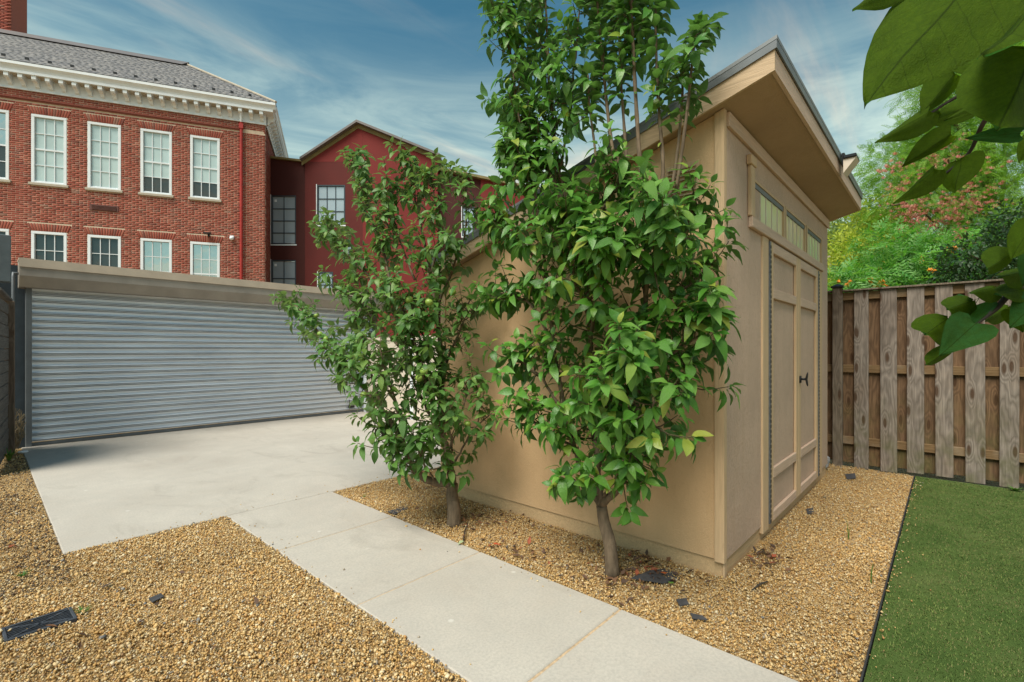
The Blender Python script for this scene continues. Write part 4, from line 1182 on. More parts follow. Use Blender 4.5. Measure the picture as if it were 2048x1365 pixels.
# the taller tree by the shed corner
bs = gnd(1225,1152); B0 = (bs.x, bs.y, -.02)
wb = SX-bs.x
fork = W_(1203,1012,wb+.01)
def P3(seq): return [fork if q is None else W_(*q) for q in seq]
limbsB = [
 (P3([None,(1182,975,.42),(1150,900,.45),(1118,760,.5),(1098,620,.52),(1085,480,.5)]),.024,.010,.30,1,1,6),
 (P3([None,(1195,930,.38),(1186,820,.32),(1180,660,.3),(1165,520,.3),(1140,430,.32)]),.026,.011,.25,1,1,6),
 (P3([None,(1245,965,.45),(1268,880,.45),(1280,740,.4),(1290,600,.36),(1292,470,.34)]),.025,.012,.22,1,1,6),
 (P3([(1195,940,.38),(1225,850,.62),(1240,770,.78),(1245,700,.85)]),.014,.006,.30,.7,1,7),
 (P3([(1205,1000,.40),(1245,930,.60),(1290,860,.72),(1310,800,.76)]),.012,.005,.35,.7,1,7),
 (P3([(1270,850,.45),(1320,800,.46),(1360,760,.40),(1385,730,.36)]),.012,.005,.3,.8,1,7),
 (P3([(1282,740,.40),(1345,705,.46),(1410,665,.42),(1452,640,.38)]),.012,.005,.3,.7,.9,8),
 (P3([(1287,650,.37),(1340,600,.40),(1390,560,.34),(1412,530,.30)]),.011,.005,.3,.7,.9,7),
 (P3([(1291,540,.35),(1330,470,.38),(1375,430,.34),(1405,420,.28)]),.011,.005,.3,.7,.9,7),
 (P3([(1150,900,.45),(1110,870,.5),(1075,850,.55),(1055,830,.58)]),.011,.005,.3,.8,.9,6),
 (P3([(1130,830,.48),(1085,760,.55),(1045,725,.55),(1015,715,.5)]),.011,.005,.3,.8,.9,6),
 (P3([(1105,680,.5),(1060,610,.52),(1015,590,.50),(980,590,.45)]),.011,.005,.3,.7,.9,6),
 (P3([(1092,560,.5),(1050,490,.5),(1010,455,.48),(985,440,.45)]),.011,.005,.3,.7,.9,6),
 (P3([(1085,480,.5),(1060,400,.5),(1035,340,.48),(1015,310,.46)]),.010,.005,.25,.7,.9,6),
 (P3([(1180,700,.3),(1190,600,.55),(1205,530,.7),(1215,470,.75)]),.012,.005,.25,.6,1,7),
 (P3([(1180,640,.3),(1150,560,.6),(1140,490,.7),(1130,420,.72)]),.012,.005,.25,.6,1,7),
 (P3([(1290,620,.36),(1300,540,.6),(1320,480,.65),(1330,420,.66)]),.012,.005,.25,.6,1,7),
 (P3([(1165,520,.3),(1190,450,.5),(1225,390,.55),(1250,350,.5)]),.011,.005,.2,.6,.9,7),
 (P3([(1195,930,.38),(1165,960,.5),(1140,960,.55),(1130,950,.6)]),.008,.004,.35,.9,.8,6),
 (P3([(1225,985,.42),(1245,970,.55),(1270,960,.6)]),.007,.004,.4,.9,.8,6),
 (P3([(1140,430,.32),(1100,350,.4),(1060,300,.42),(1040,250,.42)]),.012,.006,.1,1.0,.8,6),
 (P3([(1085,480,.5),(1060,330,.48),(1035,210,.48),(1018,90,.46),(1012,0,.45)]),.013,.005,.15,.75,.9,6),
 (P3([(1140,430,.32),(1112,310,.34),(1100,180,.36),(1094,60,.36),(1088,-70,.36)]),.016,.006,.15,1.0,.9,6),
 (P3([(1120,340,.34),(1140,230,.38),(1150,120,.38),(1158,20,.38)]),.010,.005,.3,1.2,.7,6),
]
shootsB = [
 (P3([(1240,380,.36),(1220,265,.36),(1206,130,.36),(1196,20,.36),(1192,-60,.36)]),.012,.006,.38),
 (P3([(1258,380,.32),(1248,250,.32),(1240,130,.32),(1236,10,.32)]),.011,.005,.42),
 (P3([(1292,470,.34),(1278,300,.34),(1268,130,.34),(1264,20,.34),(1264,-70,.34)]),.014,.007,.50),
 (P3([(1292,470,.34),(1325,360,.30),(1318,220,.30),(1312,90,.30),(1312,-40,.30)]),.013,.006,.45),
 (P3([(1330,430,.34),(1350,340,.30),(1362,230,.30),(1367,140,.30)]),.010,.006,.60),
 (P3([(1335,440,.36),(1352,380,.36),(1372,240,.36),(1385,120,.36),(1392,60,.36)]),.011,.006,.58),
 (P3([(1200,420,.4),(1190,300,.4),(1180,220,.4),(1176,150,.4)]),.009,.005,.5),
]
rootB, LB = apple_tree('apple_tree', B0, ([Vector(B0),W_(1220,1090,wb),W_(1208,1045,wb),fork],.044,.034), limbsB, shootsB, M['apple_leaf'], .090, .036, .24,
                   'tall leafy apple tree with bare upright shoots by the shed corner')
nB = finish_tree(rootB, LB, M['apple_leaf'], shed_clear)

# the broader, shorter tree nearer the driveway, with green apples
bs = gnd(908,1050); A0 = (bs.x, bs.y, -.02)
wa = SX-bs.x
fork = W_(905,968,wb if False else wa)
limbsA = [
 (P3([None,(870,965,.60),(838,950,.72),(812,900,.82),(785,850,.86),(748,800,.86)]),.040,.017,.35,1,1,6),
 (P3([(748,800,.86),(720,768,.86),(687,726,.84),(655,690,.80),(610,630,.76),(572,600,.74)]),.014,.005,.12,.75,.7,7),
 (P3([(765,825,.86),(745,760,.9),(725,690,.9),(715,620,.9)]),.014,.006,.15,.8,.9,6),
 (P3([None,(895,905,.48),(884,860,.46),(884,745,.42),(872,620,.40),(852,500,.42)]),.036,.014,.22,1,1,6),
 (P3([(886,870,.46),(855,820,.55),(830,770,.62),(805,700,.66),(790,600,.66)]),.018,.007,.2,.85,1,6),
 (P3([(886,870,.46),(862,800,.62),(840,730,.72),(815,640,.76),(770,560,.72)]),.017,.007,.2,.85,1,6),
 (P3([(884,800,.44),(895,720,.40),(925,650,.36),(940,600,.33)]),.014,.006,.25,.8,.9,6),
 (P3([(872,620,.40),(905,540,.38),(930,460,.38),(932,340,.36)]),.013,.005,.2,.8,.8,6),
 (P3([(852,500,.42),(835,420,.44),(822,360,.46),(820,305,.46)]),.012,.005,.05,.8,.7,6),
 (P3([(860,560,.42),(880,470,.46),(868,390,.46),(862,345,.46)]),.011,.005,.2,.8,.7,6),
 (P3([(790,600,.66),(765,500,.66),(740,430,.64),(722,370,.62),(704,315,.60)]),.013,.005,.15,.75,.75,6),
 (P3([(795,640,.66),(745,560,.70),(705,520,.70),(670,470,.68),(640,455,.66)]),.012,.005,.2,.75,.8,6),
 (P3([(830,560,.5),(800,480,.52),(785,420,.54),(780,370,.54)]),.011,.005,.1,.75,.8,6),
 (P3([(805,700,.66),(750,640,.78),(715,600,.82),(690,570,.82)]),.012,.005,.2,.75,.9,6),
 (P3([(884,745,.42),(850,680,.62),(830,630,.70),(820,590,.72)]),.012,.005,.2,.75,.9,6),
 (P3([(905,930,.48),(935,880,.46),(955,850,.42),(985,825,.36)]),.010,.004,.3,.85,.8,6),
 (P3([(895,905,.48),(920,840,.45),(935,780,.40),(955,745,.34)]),.010,.004,.3,.9,.8,6),
 (P3([(838,950,.72),(800,920,.85),(775,880,.92),(755,850,.95)]),.012,.005,.25,.75,.9,6),
 (P3([(870,965,.60),(850,930,.75),(835,895,.85),(825,860,.9)]),.010,.005,.25,.8,.9,6),
 (P3([(812,900,.82),(790,800,.95),(770,740,1.0),(760,690,1.0)]),.012,.005,.2,.8,.9,6),
 (P3([(900,920,.5),(905,880,.65),(890,840,.75),(880,800,.8)]),.009,.004,.3,.9,.8,6),
 (P3([(908,985,.5),(895,950,.62),(885,930,.68)]),.007,.004,.3,.9,.7,6),
]
rootA, LA = apple_tree('apple_tree', A0, ([Vector(A0),W_(908,1020,wa),W_(904,990,wa),fork],.060,.044), limbsA, [], M['apple_leaf_dull'], .084, .048, .24,
                   'spreading apple tree bearing small green apples beside the path')
nA = finish_tree(rootA, LA, M['apple_leaf_dull'], shed_clear)
ap = MB().sphere((0,0,0),(.030,.030,.027),12,8)
apm = ap.mesh('apple', M['apple'], True)
for px,py,w in [(848,743,.80),(838,757,.82),(722,692,.92),(724,717,.92),(714,712,.92),(640,668,.82),(652,678,.84),(725,742,.94),(632,632,.80),(858,605,.78),(935,848,.52),(852,340,.50),(795,537,.72),(728,790,.95),(762,848,.98),(637,492,.70),(818,600,.78),(905,585,.45),(930,365,.42)]:
    o = link('apple', apm, rootA, W_(px,py,w)-Vector(A0)); s_ = random.uniform(.8,1.1); o.scale = (s_,s_,s_*random.uniform(.9,1)); o.rotation_euler = (random.uniform(-.5,.5),random.uniform(-.5,.5),0)

# ------------------------------------------------------------------ redbud reaching in over the turf
rbp = Vector((2.62,-1.25,0))
RT = empty('redbud_tree', rbp); tag(RT, 'redbud branches with large heart shaped leaves hanging over the turf', 'tree')
trk = MB().tube([Vector((0,0,-.05)),Vector((.02,.02,.6)),Vector((-.04,.05,1.3)),Vector((-.10,.12,1.9)),Vector((-.25,.2,2.5))],[.085,.07,.06,.05,.03],12)
trk.build('trunk', M['bark_dark'], RT, True)
def limb(pts, r0, r1):
    q = curve_pts(pts, 6*len(pts)); MB().tube([p-rbp for p in q],[r0+(r1-r0)*i/(len(q)-1) for i in range(len(q))],7).build('branch', M['bark_dark'], RT, True); return q
limb([rbp+Vector((-.10,.12,1.9)), at(2500,250,1.0), at(2150,130,.75), at(2030,160,.66), at(1985,215,.64)],.018,.005)
limb([at(2030,160,.66), at(1968,245,.72), at(1935,310,.76), at(1868,365,.78)],.0042,.0016)
limb([at(2030,160,.66), at(1945,180,.70), at(1895,205,.72), at(1845,238,.72)],.004,.0014)
limb([at(2150,130,.75), at(2060,0,.55), at(1960,-60,.46)],.005,.003)
limb([rbp+Vector((-.04,.05,1.35)), at(2500,560,1.1), at(2200,540,1.0), at(2048,572,.95), at(1990,620,.93), at(1948,652,.92)],.014,.002)
limb([at(2200,540,1.0), at(2080,470,.85), at(2030,480,.84)],.005,.002)
def heart_template(seed, fold, curl):
    r_ = np.random.default_rng(seed)
    # outline of half a heart leaf, base notch at origin, tip at x=1
    U = np.array([0,.04,.12,.24,.38,.52,.66,.79,.90,.97,1.0]); Wd = np.array([.04,.26,.42,.475,.445,.375,.285,.185,.095,.035,.003])
    back = np.array([0,-.13,-.13,-.07,-.02,0,0,0,0,0,0])
    V = []; nb_ = 5
    for i,u in enumerate(U):
        for j in range(-nb_,nb_+1):
            s_ = j/nb_; y = s_*Wd[i]; x = u+back[i]*abs(s_)**1.2
            z = fold*abs(y)-curl*u*u+.02*math.sin(7*u+3*s_+seed)+.012*math.cos(11*s_*s_+4*u)
            V.append((x,y,z))
    Q = []; c_ = 2*nb_+1
    for i in range(len(U)-1):
        for j in range(c_-1):
            a = i*c_+j; Q.append((a,a+c_,a+c_+1,a+1))
    V = np.array(V)
    n = len(V); V = np.concatenate([V,[(-.32,.008,.05),(-.32,-.008,.05),(.02,-.008,0),(.02,.008,0)]]); Q = np.concatenate([np.array(Q),[(n,n+1,n+2,n+3)]])
    return V,Q
HT = [np_mesh('leaf',*heart_template(k,f,c),M['redbud_leaf'],True,tint=np.full(11*11+4,k*.13)) for k,(f,c) in enumerate([(.2,.07),(.5,.12),(.12,.25),(.4,.25)])]
def rleaf(base, tip, d0, d1, face, k, wscale=1.):
    """face: +1 upper side towards the yard, -1 underside; tilt turns the blade about its axis"""
    a, b_ = at(*base,d0), at(*tip,d1)
    ax = b_-a; L_ = ax.length; ax.normalize()
    view = (Vector((0,0,CAM_H))-a).normalized()
    n_ = Vector((0,0,1)) if face == 0 else view*face
    tl = random.uniform(-.8,.8)
    n_ = (n_+ax.cross(n_)*tl+Vector((0,0,.25*face))).normalized()
    y = n_.cross(ax).normalized(); z = ax.cross(y)
    o = link('leaf', HT[k], RT)
    Mt = Matrix(((ax.x*L_,y.x*L_*wscale*.9,z.x*L_,0),(ax.y*L_,y.y*L_*wscale*.9,z.y*L_,0),(ax.z*L_,y.z*L_*wscale*.9,z.z*L_,0),(0,0,0,1)))
    Mt.translation = a-rbp; o.matrix_basis = Mt
for q in [((1950,-60),(1728,232),.40,.40,-1,0,.75),((1800,-50),(1703,33),.43,.44,-1,1,.7),((2000,112),(1886,153),.62,.66,-1,2,.85),((1912,148),(1833,234),.70,.72,-1,1,.75),
          ((1858,222),(1752,292),.70,.74,-1,1,.62),((1944,206),(1846,256),.72,.74,-1,0,.72),((1903,270),(1800,332),.72,.76,-1,1,.62),((1868,338),(1792,412),.74,.78,-1,1,.66),
          ((1921,318),(1914,390),.76,.74,-1,0,1.0),((2075,95),(1974,283),.55,.53,-1,1,.82),((2110,-60),(2000,165),.52,.50,-1,3,.9),((2050,-30),(1945,30),.50,.52,-1,3,.8),
          ((2040,268),(1938,272),.60,.62,1,2,.55),((1985,180),(1900,250),.66,.70,-1,3,.6),((2090,250),(2040,330),.62,.62,-1,0,.8),((1880,225),(1835,262),.73,.74,-1,3,.6),
          ((1952,648),(1884,706),.90,.87,1,0,.78),((1950,610),(1917,660),.97,.93,1,3,.8),((1899,634),(1839,680),.95,.90,-1,1,.72),((1907,694),(1841,735),.92,.90,-1,1,.34),
          ((1949,600),(1882,626),.95,.92,-1,1,.62),((1990,572),(1935,595),.94,.92,-1,1,.65),((2026,508),(1959,543),.86,.84,-1,1,.62),((2046,576),(1971,606),.92,.90,-1,2,.6),
          ((2062,540),(1988,562),.90,.88,-1,1,.5),((2032,622),(2043,667),.92,.90,-1,0,1.1),((2019,612),(1962,650),.99,.97,-1,1,.45),((2068,440),(2023,523),.82,.82,-1,0,.75),
          ((2080,600),(2030,640),.90,.88,1,2,.9),((1925,668),(1893,705),.90,.90,-1,3,.5),((2085,500),(2036,560),.86,.86,1,3,.7)]:
    rleaf(*q)
for i in range(90):       # the rest of the crown, beside the yard
    p = rbp+Vector((rng.uniform(-.3,1.3),rng.uniform(-1.3,.2),rng.uniform(1.7,3.3)))
    if p.y > -1.0 and p.x < 2.7: continue
    d_ = (rv()+Vector((0,0,-.5))).normalized(); fm = frames(np.array([d_]),np.array([rv()+Vector((0,0,1))]))[0]*.12
    o = link('leaf', HT[i%4], RT); Mt = Matrix([list(r)+[0] for r in fm]+[[0,0,0,1]]); Mt.translation = p-rbp; o.matrix_basis = Mt
for i in range(7): limb([rbp+Vector((-.15,.14,2.0+.07*i)), rbp+Vector((rng.uniform(-.2,.5),rng.uniform(-.6,-.1),2.3+.1*i)), rbp+Vector((rng.uniform(-.2,1.2),rng.uniform(-1.2,-.3),2.5+.12*i))],.014,.003)

# ------------------------------------------------------------------ greenery beyond the fence
def frond_template(pairs, lw, ll, curl):
    V,Q = [],[]
    def quad(a,b,c,d): 
        o = len(V); V.extend([a,b,c,d]); Q.append((o,o+1,o+2,o+3))
    quad((0,.004,0),(0,-.004,0),(1,-.004,-curl),(1,.004,-curl))
    for i in range(pairs):
        t = .15+.82*(i+.5)/pairs; z = -curl*t*t
        lng = ll*math.sin(math.pi*(.15+.75*t))
        for s_ in (1,-1):
            tipx = t+lng*.45; ty = s_*lng
            quad((t-lw,0,z),(t+lng*.2-lw*.6,ty*.55,z+.02),(tipx,ty,z-.03),(t+lng*.25+lw,ty*.5,z+.01))
    return np.array(V,float), np.array(Q,int)
FR_silk = frond_template(6,.035,.26,.35)
FR_vine = frond_template(4,.07,.34,.25)
LF_small = leaf_template(2,.6,.2,.2,seed=9)
def clump_cloud(centres, per, spread, ln, tmpl, mat_, upw=.6, outw=.8, inner=None):
    """leaf sprays gathered in clumps: centres (n,4) x,y,z,radius"""
    P,Dv,U = [],[],[]
    cen = centres[:,:3].mean(0) if inner is None else inner
    for c in centres:
        k = int(per*(c[3]/.3)**2)+1
        v = rng.normal(size=(k,3)); v /= np.linalg.norm(v,axis=1,keepdims=True)
        rr = c[3]*rng.uniform(.45,1.08,(k,1))**.7
        p = c[:3]+v*rr*np.array((1,1,spread))
        P.append(p); Dv.append(v*outw+np.array((0,0,-.15))+rng.normal(size=(k,3))*.45); U.append(v*.5+np.array((0,0,upw))+rng.normal(size=(k,3))*.4)
    P,Dv,U = map(np.concatenate,(P,Dv,U)); l = ln*rng.uniform(.7,1.25,len(P))
    return P, frames(Dv,U)*l[:,None,None]
def cloud_part(name, root, centres, per, spread, ln, tmpl, mat_, keep=None, **k):
    P,Fm = clump_cloud(centres,per,spread,ln,tmpl,mat_,**k)
    if keep is not None:
        kk = keep(P); P,Fm = P[kk],Fm[kk]
    V,Q = scatter(tmpl[0],tmpl[1],Fm,P-np.array(root.location))
    return np_part(name,V,Q,mat_,root,np.repeat(rng.random(len(P)),len(tmpl[0])),False,'stuff')
def clumps(boxes):
    """boxes: (px0,px1,py0,py1,d0,d1,n,r) bearings and range of distances"""
    out = []
    for a,b,c,d,e0,e1,n,r in boxes:
        for _ in range(n):
            p = at(rng.uniform(a,b),rng.uniform(c,d),rng.uniform(e0,e1)); out.append((*p,r*rng.uniform(.7,1.3)))
    return np.array(out)
def clump_tree(root, cl, base, r0, k=14, crown_z=None):
    b = Vector(base); mean = Vector(cl[:,:3].mean(0)); top = Vector((mean.x,mean.y,mean.z))
    q = curve_pts([b-Vector((0,0,.05)), b.lerp(top,.5)+Vector((.08,-.05,0)), top],10)
    MB().tube([p-b for p in q],[r0*(1-.6*i/9) for i in range(10)],9).build('trunk', M['bark'], root, True)
    br = MB()
    for c in cl[rng.choice(len(cl),min(k,len(cl)),replace=False)]:
        s_ = q[rng.integers(4,9)]; e_ = Vector(c[:3]); br.tube([s_-b,s_.lerp(e_,.5)-b+Vector((0,0,.12)),e_-b],[r0*.35,r0*.22,r0*.1],5,False)
    o = br.build('branches', M['bark'], root, True); o['kind'] = 'stuff'
behind = lambda P: P[:,0] > FX+.14
# silk tree with pink blossom
cl = clumps([(1760,1860,300,420,8.0,9.5,16,.45),(1850,2060,170,420,7.2,9.6,34,.5),(1780,2060,380,500,7.3,9.4,38,.45),(1890,2100,-60,190,7.4,9.6,46,.5),(1860,1960,120,330,7.6,9.0,22,.45),(1800,1880,260,360,8,9.2,12,.42),(2040,2250,0,450,7.2,10,30,.55),(1740,1800,360,480,8.8,9.8,8,.4)])
c0 = at(2010,700,8.6); st = empty('silk_tree', (c0.x,c0.y,0)); tag(st, 'silk tree with feathery leaves and pink blossom behind the fence', 'tree')
clump_tree(st, cl, (c0.x,c0.y,0), .13, 30)
cloud_part('foliage', st, cl, 42, .75, .175, FR_silk, M['silk_leaf'], behind)
# blossom: tufts of threads
th_ = []; tq_ = []
for i in range(26):
    v = rv(); v = Vector((v.x,v.y,abs(v.z)*.8+.1)).normalized(); s1 = v.cross(rv()).normalized()*.07; o_ = len(th_)
    th_ += [tuple(-s1*.2),tuple(s1*.2),tuple(v+s1),tuple(v-s1)]; tq_.append((o_,o_+1,o_+2,o_+3))
TUFT = (np.array(th_),np.array(tq_))
tops = clumps([(1770,1860,325,375,7.5,8.4,16,.05),(1800,1960,395,480,7.0,7.6,42,.05),(1790,1850,370,480,7.2,8.0,18,.05),(1900,1990,300,420,6.9,7.4,16,.05),(1870,1940,450,520,6.8,7.2,10,.05),(1850,1930,275,330,7.4,7.9,10,.05)])
Pf = np.repeat(tops[:,:3],6,0)+rng.normal(size=(len(tops)*6,3))*np.array((.10,.10,.05)); Pf = Pf[behind(Pf)]
V,Q = scatter(*TUFT, rand_rot(len(Pf))*0+np.eye(3)[None]*rng.uniform(.030,.052,len(Pf))[:,None,None], Pf-np.array(st.location))
np_part('blossom', V, Q, M['pink'], st, np.repeat(rng.random(len(Pf)),len(TUFT[0])), False, 'stuff')
# yellow-green shrub
cl = clumps([(1680,1790,490,560,7.6,9.0,26,.36),(1720,1800,420,500,8.2,9.4,16,.36),(1655,1700,545,600,7.4,8.6,10,.3),(1690,1760,560,640,7.4,8.4,12,.34)])
c0 = at(1735,700,8.5); sh_ = empty('lime_shrub', (c0.x,c0.y,0)); tag(sh_, 'yellow green bushy shrub beyond the fence post', 'shrub')
clump_tree(sh_, cl, (c0.x,c0.y,0), .06, 16)
cloud_part('foliage', sh_, cl, 150, .8, .075, LF_small, M['lime_leaf'], behind)
# trumpet vine along the fence top
cl = clumps([(1760,2050,480,575,6.45,7.2,60,.28),(1690,1780,545,600,6.3,7.0,20,.24),(1770,2060,560,680,6.5,7.2,24,.3),(1655,1690,560,610,6.4,6.9,6,.22)])
cl = cl[cl[:,0]-cl[:,3]*.7 > FX+.1]
c0 = at(1850,700,6.9); tvn = empty('trumpet_vine', (c0.x,c0.y,0)); tag(tvn, 'trumpet vine with orange flowers spilling over the fence top', 'vine')
clump_tree(tvn, cl, (c0.x,c0.y,0), .035, 30)
topf = lambda P: (P[:,0] > FX+.13) | (P[:,2] > 2.16)
cloud_part('foliage', tvn, cl, 44, .7, .20, FR_vine, M['vine_leaf'], topf)
fl = []
for px,py,d_ in [(1697,563,6.35),(1748,562,6.2),(1757,570,6.2),(1765,532,6.6),(1783,568,6.15),(1782,482,6.9),(1842,520,6.5),(1904,498,6.3),(1870,545,6.1)]:
    for _ in range(3): fl.append(at(px+rng.normal()*7,py+rng.normal()*4,d_))
fm = MB().add([tuple(v) for v in [(0,0,0)]+[(.35*math.cos(a),.35*math.sin(a),.7) for a in np.linspace(0,5.24,6)]+[(.75*math.cos(a),.75*math.sin(a),.85) for a in np.linspace(.3,5.54,6)]],
    [(0,1+i,1+(i+1)%6) for i in range(6)]+[(1+i,7+i,1+(i+1)%6) for i in range(6)])
fme = fm.mesh('flower', M['orange'])
for p in fl:
    if p.x < FX-.1: continue
    o = link('flower', fme, tvn, p-Vector(tvn.location)); o.scale = (.05,.05,.055); o.rotation_euler = (rng.uniform(-2,-.6),rng.uniform(-.8,.8),rng.uniform(-2,-.5))
# dark evergreen bush over the fence
cl = clumps([(1900,2070,500,590,5.35,5.9,26,.20),(1980,2120,420,520,5.4,6.2,18,.26),(1880,1960,540,592,5.4,5.7,12,.14),(2060,2250,380,580,5.2,6.2,20,.3)])
c0 = at(2060,700,6.0); c0.x = max(c0.x, FX+.4); db = empty('dark_bush', (c0.x,c0.y,0)); tag(db, 'dark small leaved bush leaning over the fence top', 'bush')
clump_tree(db, cl, (c0.x,c0.y,0), .05, 20)
cloud_part('foliage', db, cl, 190, .75, .055, LF_small, M['dark_leaf'], lambda P: (P[:,2] > 2.14) | (P[:,0] > FX+.14))
# distant tree
cl = clumps([(1660,1735,455,520,15,17,22,.55),(1690,1760,430,520,16,18,14,.55),(1650,1700,500,560,15,17,14,.55)])
c0 = at(1690,700,16); ft = empty('distant_tree', (c0.x,c0.y,0)); tag(ft, 'pale airy tree standing far beyond the shrubs', 'tree')
clump_tree(ft, cl, (c0.x,c0.y,0), .12, 16)
cloud_part('foliage', ft, cl, 75, .8, .13, LF_small, M['far_leaf'])
# neighbour's outbuilding glimpsed over the shrubs
nb0 = at(1672,700,12.5); NB = empty('neighbour_outbuilding', (nb0.x,nb0.y,0), R(-47.8)); tag(NB, 'pale flat roofed outbuilding glimpsed above the shrubs', 'building')
zt = CAM_H+188/F*12.5
MB().box(-2.0,.16,0,2.2,0,zt-.14).build('wall', M['white'], NB); MB().box(-2.05,.24,-.08,2.3,zt-.139,zt,.01).build('fascia', M['stone'], NB)
MB().box(.05,.17,-.03,-.001,0,zt-.16).build('corner_brick', M['brick'], NB); MB().box(-1.9,.1,-.02,-.001,zt-.34,zt-.30).build('moulding', M['stone'], NB)

# ------------------------------------------------------------------ small things on the gravel
def shard(pts, z, label, th=.012, tilt=(0,0)):
    c_ = sum((Vector(p) for p in pts), Vector((0,0)))/len(pts)
    m = MB().prism([(p[0]-c_.x,p[1]-c_.y) for p in pts],2,0,th)
    o = m.build('slate_shard', M['slab_rock']); o.location = (c_.x,c_.y,z); o.rotation_euler = (*tilt,0)
    tag(o,label,'stone',None)
def g2(*pp): return [tuple(gnd(*q).xy) for q in pp]
shard(g2((1262,1168),(1300,1148),(1336,1140),(1362,1158),(1330,1172)), .012, 'large dark slate shard lying beside the tall tree trunk', .006,(.08,.06))
shard(g2((775,1027),(806,1017),(818,1020),(790,1033)), .012, 'thin dark slate shard by the path near the apple bearing tree',.005)
shard(g2((1690,952),(1710,950),(1712,960),(1694,962)), .014, 'small slate chip on gravel near the fence foot',.005)
shard(g2((1612,1022),(1626,1020),(1628,1030),(1615,1032)), .012, 'small slate chip on gravel before the shed doors',.005)
shard(g2((297,1203),(322,1193),(328,1199),(305,1211)), .012, 'flat grey slate chip in the gravel beside the drain',.006)
shard(g2((1380,1232),(1405,1238),(1415,1246),(1385,1243)), .012, 'narrow slate sliver between path and shed corner',.005)
shard(g2((1352,1205),(1372,1202),(1378,1214),(1360,1218)), .012, 'little slate flake beside the narrow sliver',.005)
def icorock(name, c, r, mat_, label, cat):
    V = ITV*np.array(r)*(1+rng.normal(size=(len(ITV),1))*.12)
    o = link(name, np_mesh(name,V,ITQ,mat_)); o.location = c; tag(o,label,cat)
g_ = gnd(1662,934); rk = MB()
bm = bmesh.new(); bmesh.ops.create_icosphere(bm, subdivisions=3, radius=1.)
for v_ in bm.verts: v_.co *= 1+.10*math.sin(v_.co.x*4+1)*math.cos(v_.co.y*5)+.05*math.sin(v_.co.z*9)
me = bpy.data.meshes.new('rock'); bm.to_mesh(me); bm.free(); me.materials.append(M['grey_rock'])
o = link('rock', me); o.location = (6.60,1.12,.11); o.scale = (.09,.11,.13); tag(o,'rounded pale grey rock tucked behind the shed corner','rock')
stp = MB().tube([gnd(1505,1180,.02),gnd(1520,1168,.03),gnd(1536,1163,.022)],[.004,.006,.003],6); c_ = gnd(1505,1180)
tag(stp.build('stick', M['bark_dark']), 'short dark stick lying before the shed corner', 'stick')
stp = MB().tube([gnd(926,1085,.02),gnd(930,1062,.03),gnd(935,1048,.03)],[.005,.006,.004],6)
tag(stp.build('stick', M['bark_dark']), 'short dark stick at the foot of the apple bearing tree', 'stick')
# drain grate
dr = empty('drain_grate', (.195,3.405,0), R(3)); tag(dr, 'small black slotted drain grate half buried in gravel', 'drain')
MB().box(-.13,.13,-.085,-.072,-.05,.018,.002).box(-.13,.13,.072,.085,-.05,.018,.002).box(-.13,-.117,-.071,.071,-.05,.018,.002).box(.117,.13,-.071,.071,-.05,.018,.002).build('frame', M['drain'], dr)
bar = MB().box(-.1165,.1165,-.0022,.0022,-.02,.014).mesh('bar', M['drain'])
for i in range(7): link('bar', bar, dr, (0,-.057+i*.019,0))
for s_ in (-1,1):
    c_ = MB().box(-.13,.13,-.004,.004,-.02,.016).build('cross_bar', M['drain'], dr); c_.rotation_euler = (0,0,s_*.52)
MB().box(-.116,.116,-.07,.07,-.05,-.04).build('sump', M['rubber'], dr)
# dead leaves and stalks blown against the trees and shed
n = 420
ctr = [(2.75,1.45,.16,.12),(2.68,2.9,.18,.2),(2.95,1.9,.06,.5),(2.5,2.2,.12,.5),(3.5,.9,.12,.06),(.15,6.5,.2,1.8),(2.45,1.7,.1,.3),(.7,2.6,.6,.9)]
cs = [ctr[i] for i in rng.choice(len(ctr),n,p=[.28,.12,.12,.12,.12,.13,.05,.06])]
P = np.array([(rng.normal(c[0],c[2]),rng.normal(c[1],c[3]),rng.uniform(.012,.026)) for c in cs])
P = P[(P[:,0] < 3.03)|(P[:,1] < .98)]; P = P[((P[:,0] > PX1+.02)|((P[:,0] < PX0-.03)&(P[:,1] < DY0-.05))|(P[:,0] < DX0-.02))&(P[:,1] > LAWN_Y+.03)]; n = len(P)
Dd = np.concatenate([rng.normal(size=(n,2)),rng.normal(size=(n,1))*.25],1); Uu = np.array((0,0,1.))+rng.normal(size=(n,3))*.35
lt = leaf_template(3,.5,.5,-.2,.05,seed=5); V,Q = scatter(lt[0],lt[1],frames(Dd,Uu)*rng.uniform(.02,.06,n)[:,None,None],P)
o = link('leaf_litter', np_mesh('leaf_litter',V,Q,M['dead_leaf'],False,None,np.repeat(rng.random(n),len(lt[0])))); tag(o,'brown dead leaves strewn on the gravel','leaf litter',kind='stuff')
# single bright fallen leaves
for (px,py,colr,lab) in [(1331,1162,(.45,.10,.02),'orange fallen leaf resting on the large slate shard'),(1342,1178,(.13,.26,.04),'green fallen leaf beside the large slate shard'),
                         (987,1096,(.45,.08,.03),'small red fallen leaf on gravel between the trees'),(926,1090,(.30,.36,.20),'pale green fallen leaf at the path edge')]:
    mm = plain('fallen_'+lab.split()[0]+str(px), colr, .6); lt = leaf_template(5,.6,.15,.12,.03,seed=px)
    o = link('fallen_leaf', np_mesh('fallen_leaf',lt[0]*.055,lt[1],mm,True)); p = gnd(px,py); o.location = (p.x,p.y,.03 if 'slate' not in lab or 'beside' in lab else .042); o.rotation_euler = (0,.1,rng.uniform(0,6)); tag(o,lab,'leaf')
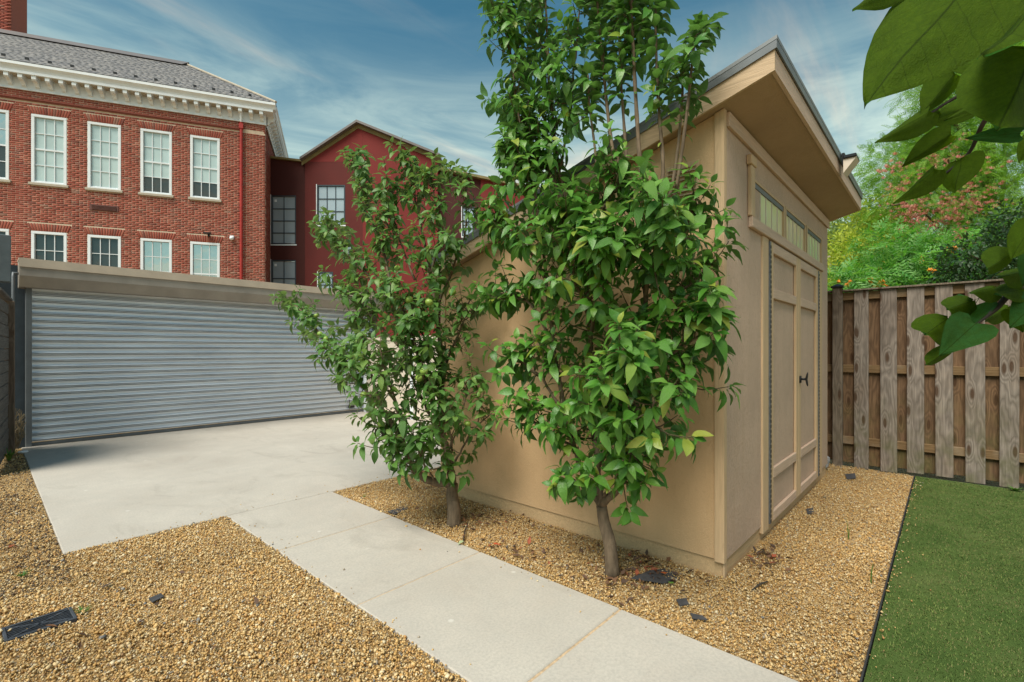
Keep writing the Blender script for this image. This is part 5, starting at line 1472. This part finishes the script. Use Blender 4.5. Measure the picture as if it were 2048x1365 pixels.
# weeds
def weed(name, loc, blades, h, lean, mat_, label, broad=False):
    r_ = empty(name, loc); tag(r_, label, 'weed')
    for i in range(blades):
        a = rng.uniform(0,6.28); hh = h*rng.uniform(.5,1.); ln_ = lean*rng.uniform(.3,1)
        e_ = Vector((math.cos(a)*ln_*hh,math.sin(a)*ln_*hh,hh)); w = .003 if not broad else .012
        s1 = Vector((-math.sin(a),math.cos(a),0))*w; mid = Vector((e_.x*.3,e_.y*.3,hh*.6))
        me_ = MB().add([-s1,s1,mid+s1*.8,mid-s1*.8,e_+s1*.1,e_-s1*.1],[(0,1,2,3),(3,2,4,5)])
        me_.v = [(v[0],v[1],v[2]-.01) for v in me_.v]
        me_.build('blade', mat_, r_)
p = gnd(1697,1080); weed('grass_tuft',(p.x,p.y,0),7,.17,.25,M['weed_leaf'],'upright green grass sprig in gravel opposite the doors')
p = gnd(1742,1168); weed('grass_tuft',(p.x,p.y,0),5,.15,.2,M['weed_leaf'],'thin grass sprig in gravel at the turf edging')
p = gnd(1533,1112); weed('grass_tuft',(p.x,p.y,0),26,.07,1.3,M['straw'],'dry straw tuft at the shed door foot')
p = gnd(1650,1000); weed('grass_tuft',(p.x,p.y,0),14,.07,1.0,M['straw'],'dry straw tuft near the far door hinge')
p = gnd(165,1228); weed('grass_tuft',(p.x,p.y,0),40,.045,1.4,M['weed_leaf'],'low green weed growing against the drain')
p = gnd(45,1155); weed('grass_tuft',(p.x,p.y,0),36,.05,1.4,M['weed_leaf'],'low green weed in gravel off the driveway corner')
p = gnd(18,922); weed('leafy_weed',(p.x,p.y,0),26,.16,1.2,M['weed_leaf'],'bright leafy weed at the plank fence foot',True)
p = gnd(728,996); weed('grass_tuft',(p.x,p.y,0),12,.05,1.0,M['weed_leaf'],'tiny weed in gravel beside the first path slab')
p = gnd(2025,972); weed('leafy_weed',(FX-.10,p.y,0),16,.07,1.5,M['weed_leaf'],'small bright weed at the foot of the board fence',True)
dv = empty('dead_vine', (.30,9.52,0)); tag(dv, 'tangle of dry vine stalks at the conduit foot', 'vine')
dm = MB()
for i in range(60):
    a,b_,c_ = rv()*.09,rv()*.10,rv()*.11
    dm.tube([Vector((0,0,.05))+a*.5,Vector((b_.x,b_.y,.22+b_.z)),Vector((c_.x,c_.y,.42+c_.z*1.6))],.003,4,False)
o = dm.build('stalks', M['straw'], dv); o['kind'] = 'stuff'
tr = MB().box(-.05,.05,-.035,.035,.0,.03,.012); o = tr.build('litter_wrapper', M['white']); p = gnd(46,908); o.location = (p.x,p.y,.01); o.rotation_euler = (0,.1,.6); tag(o,'crumpled white wrapper on soil by the driveway edge','litter')
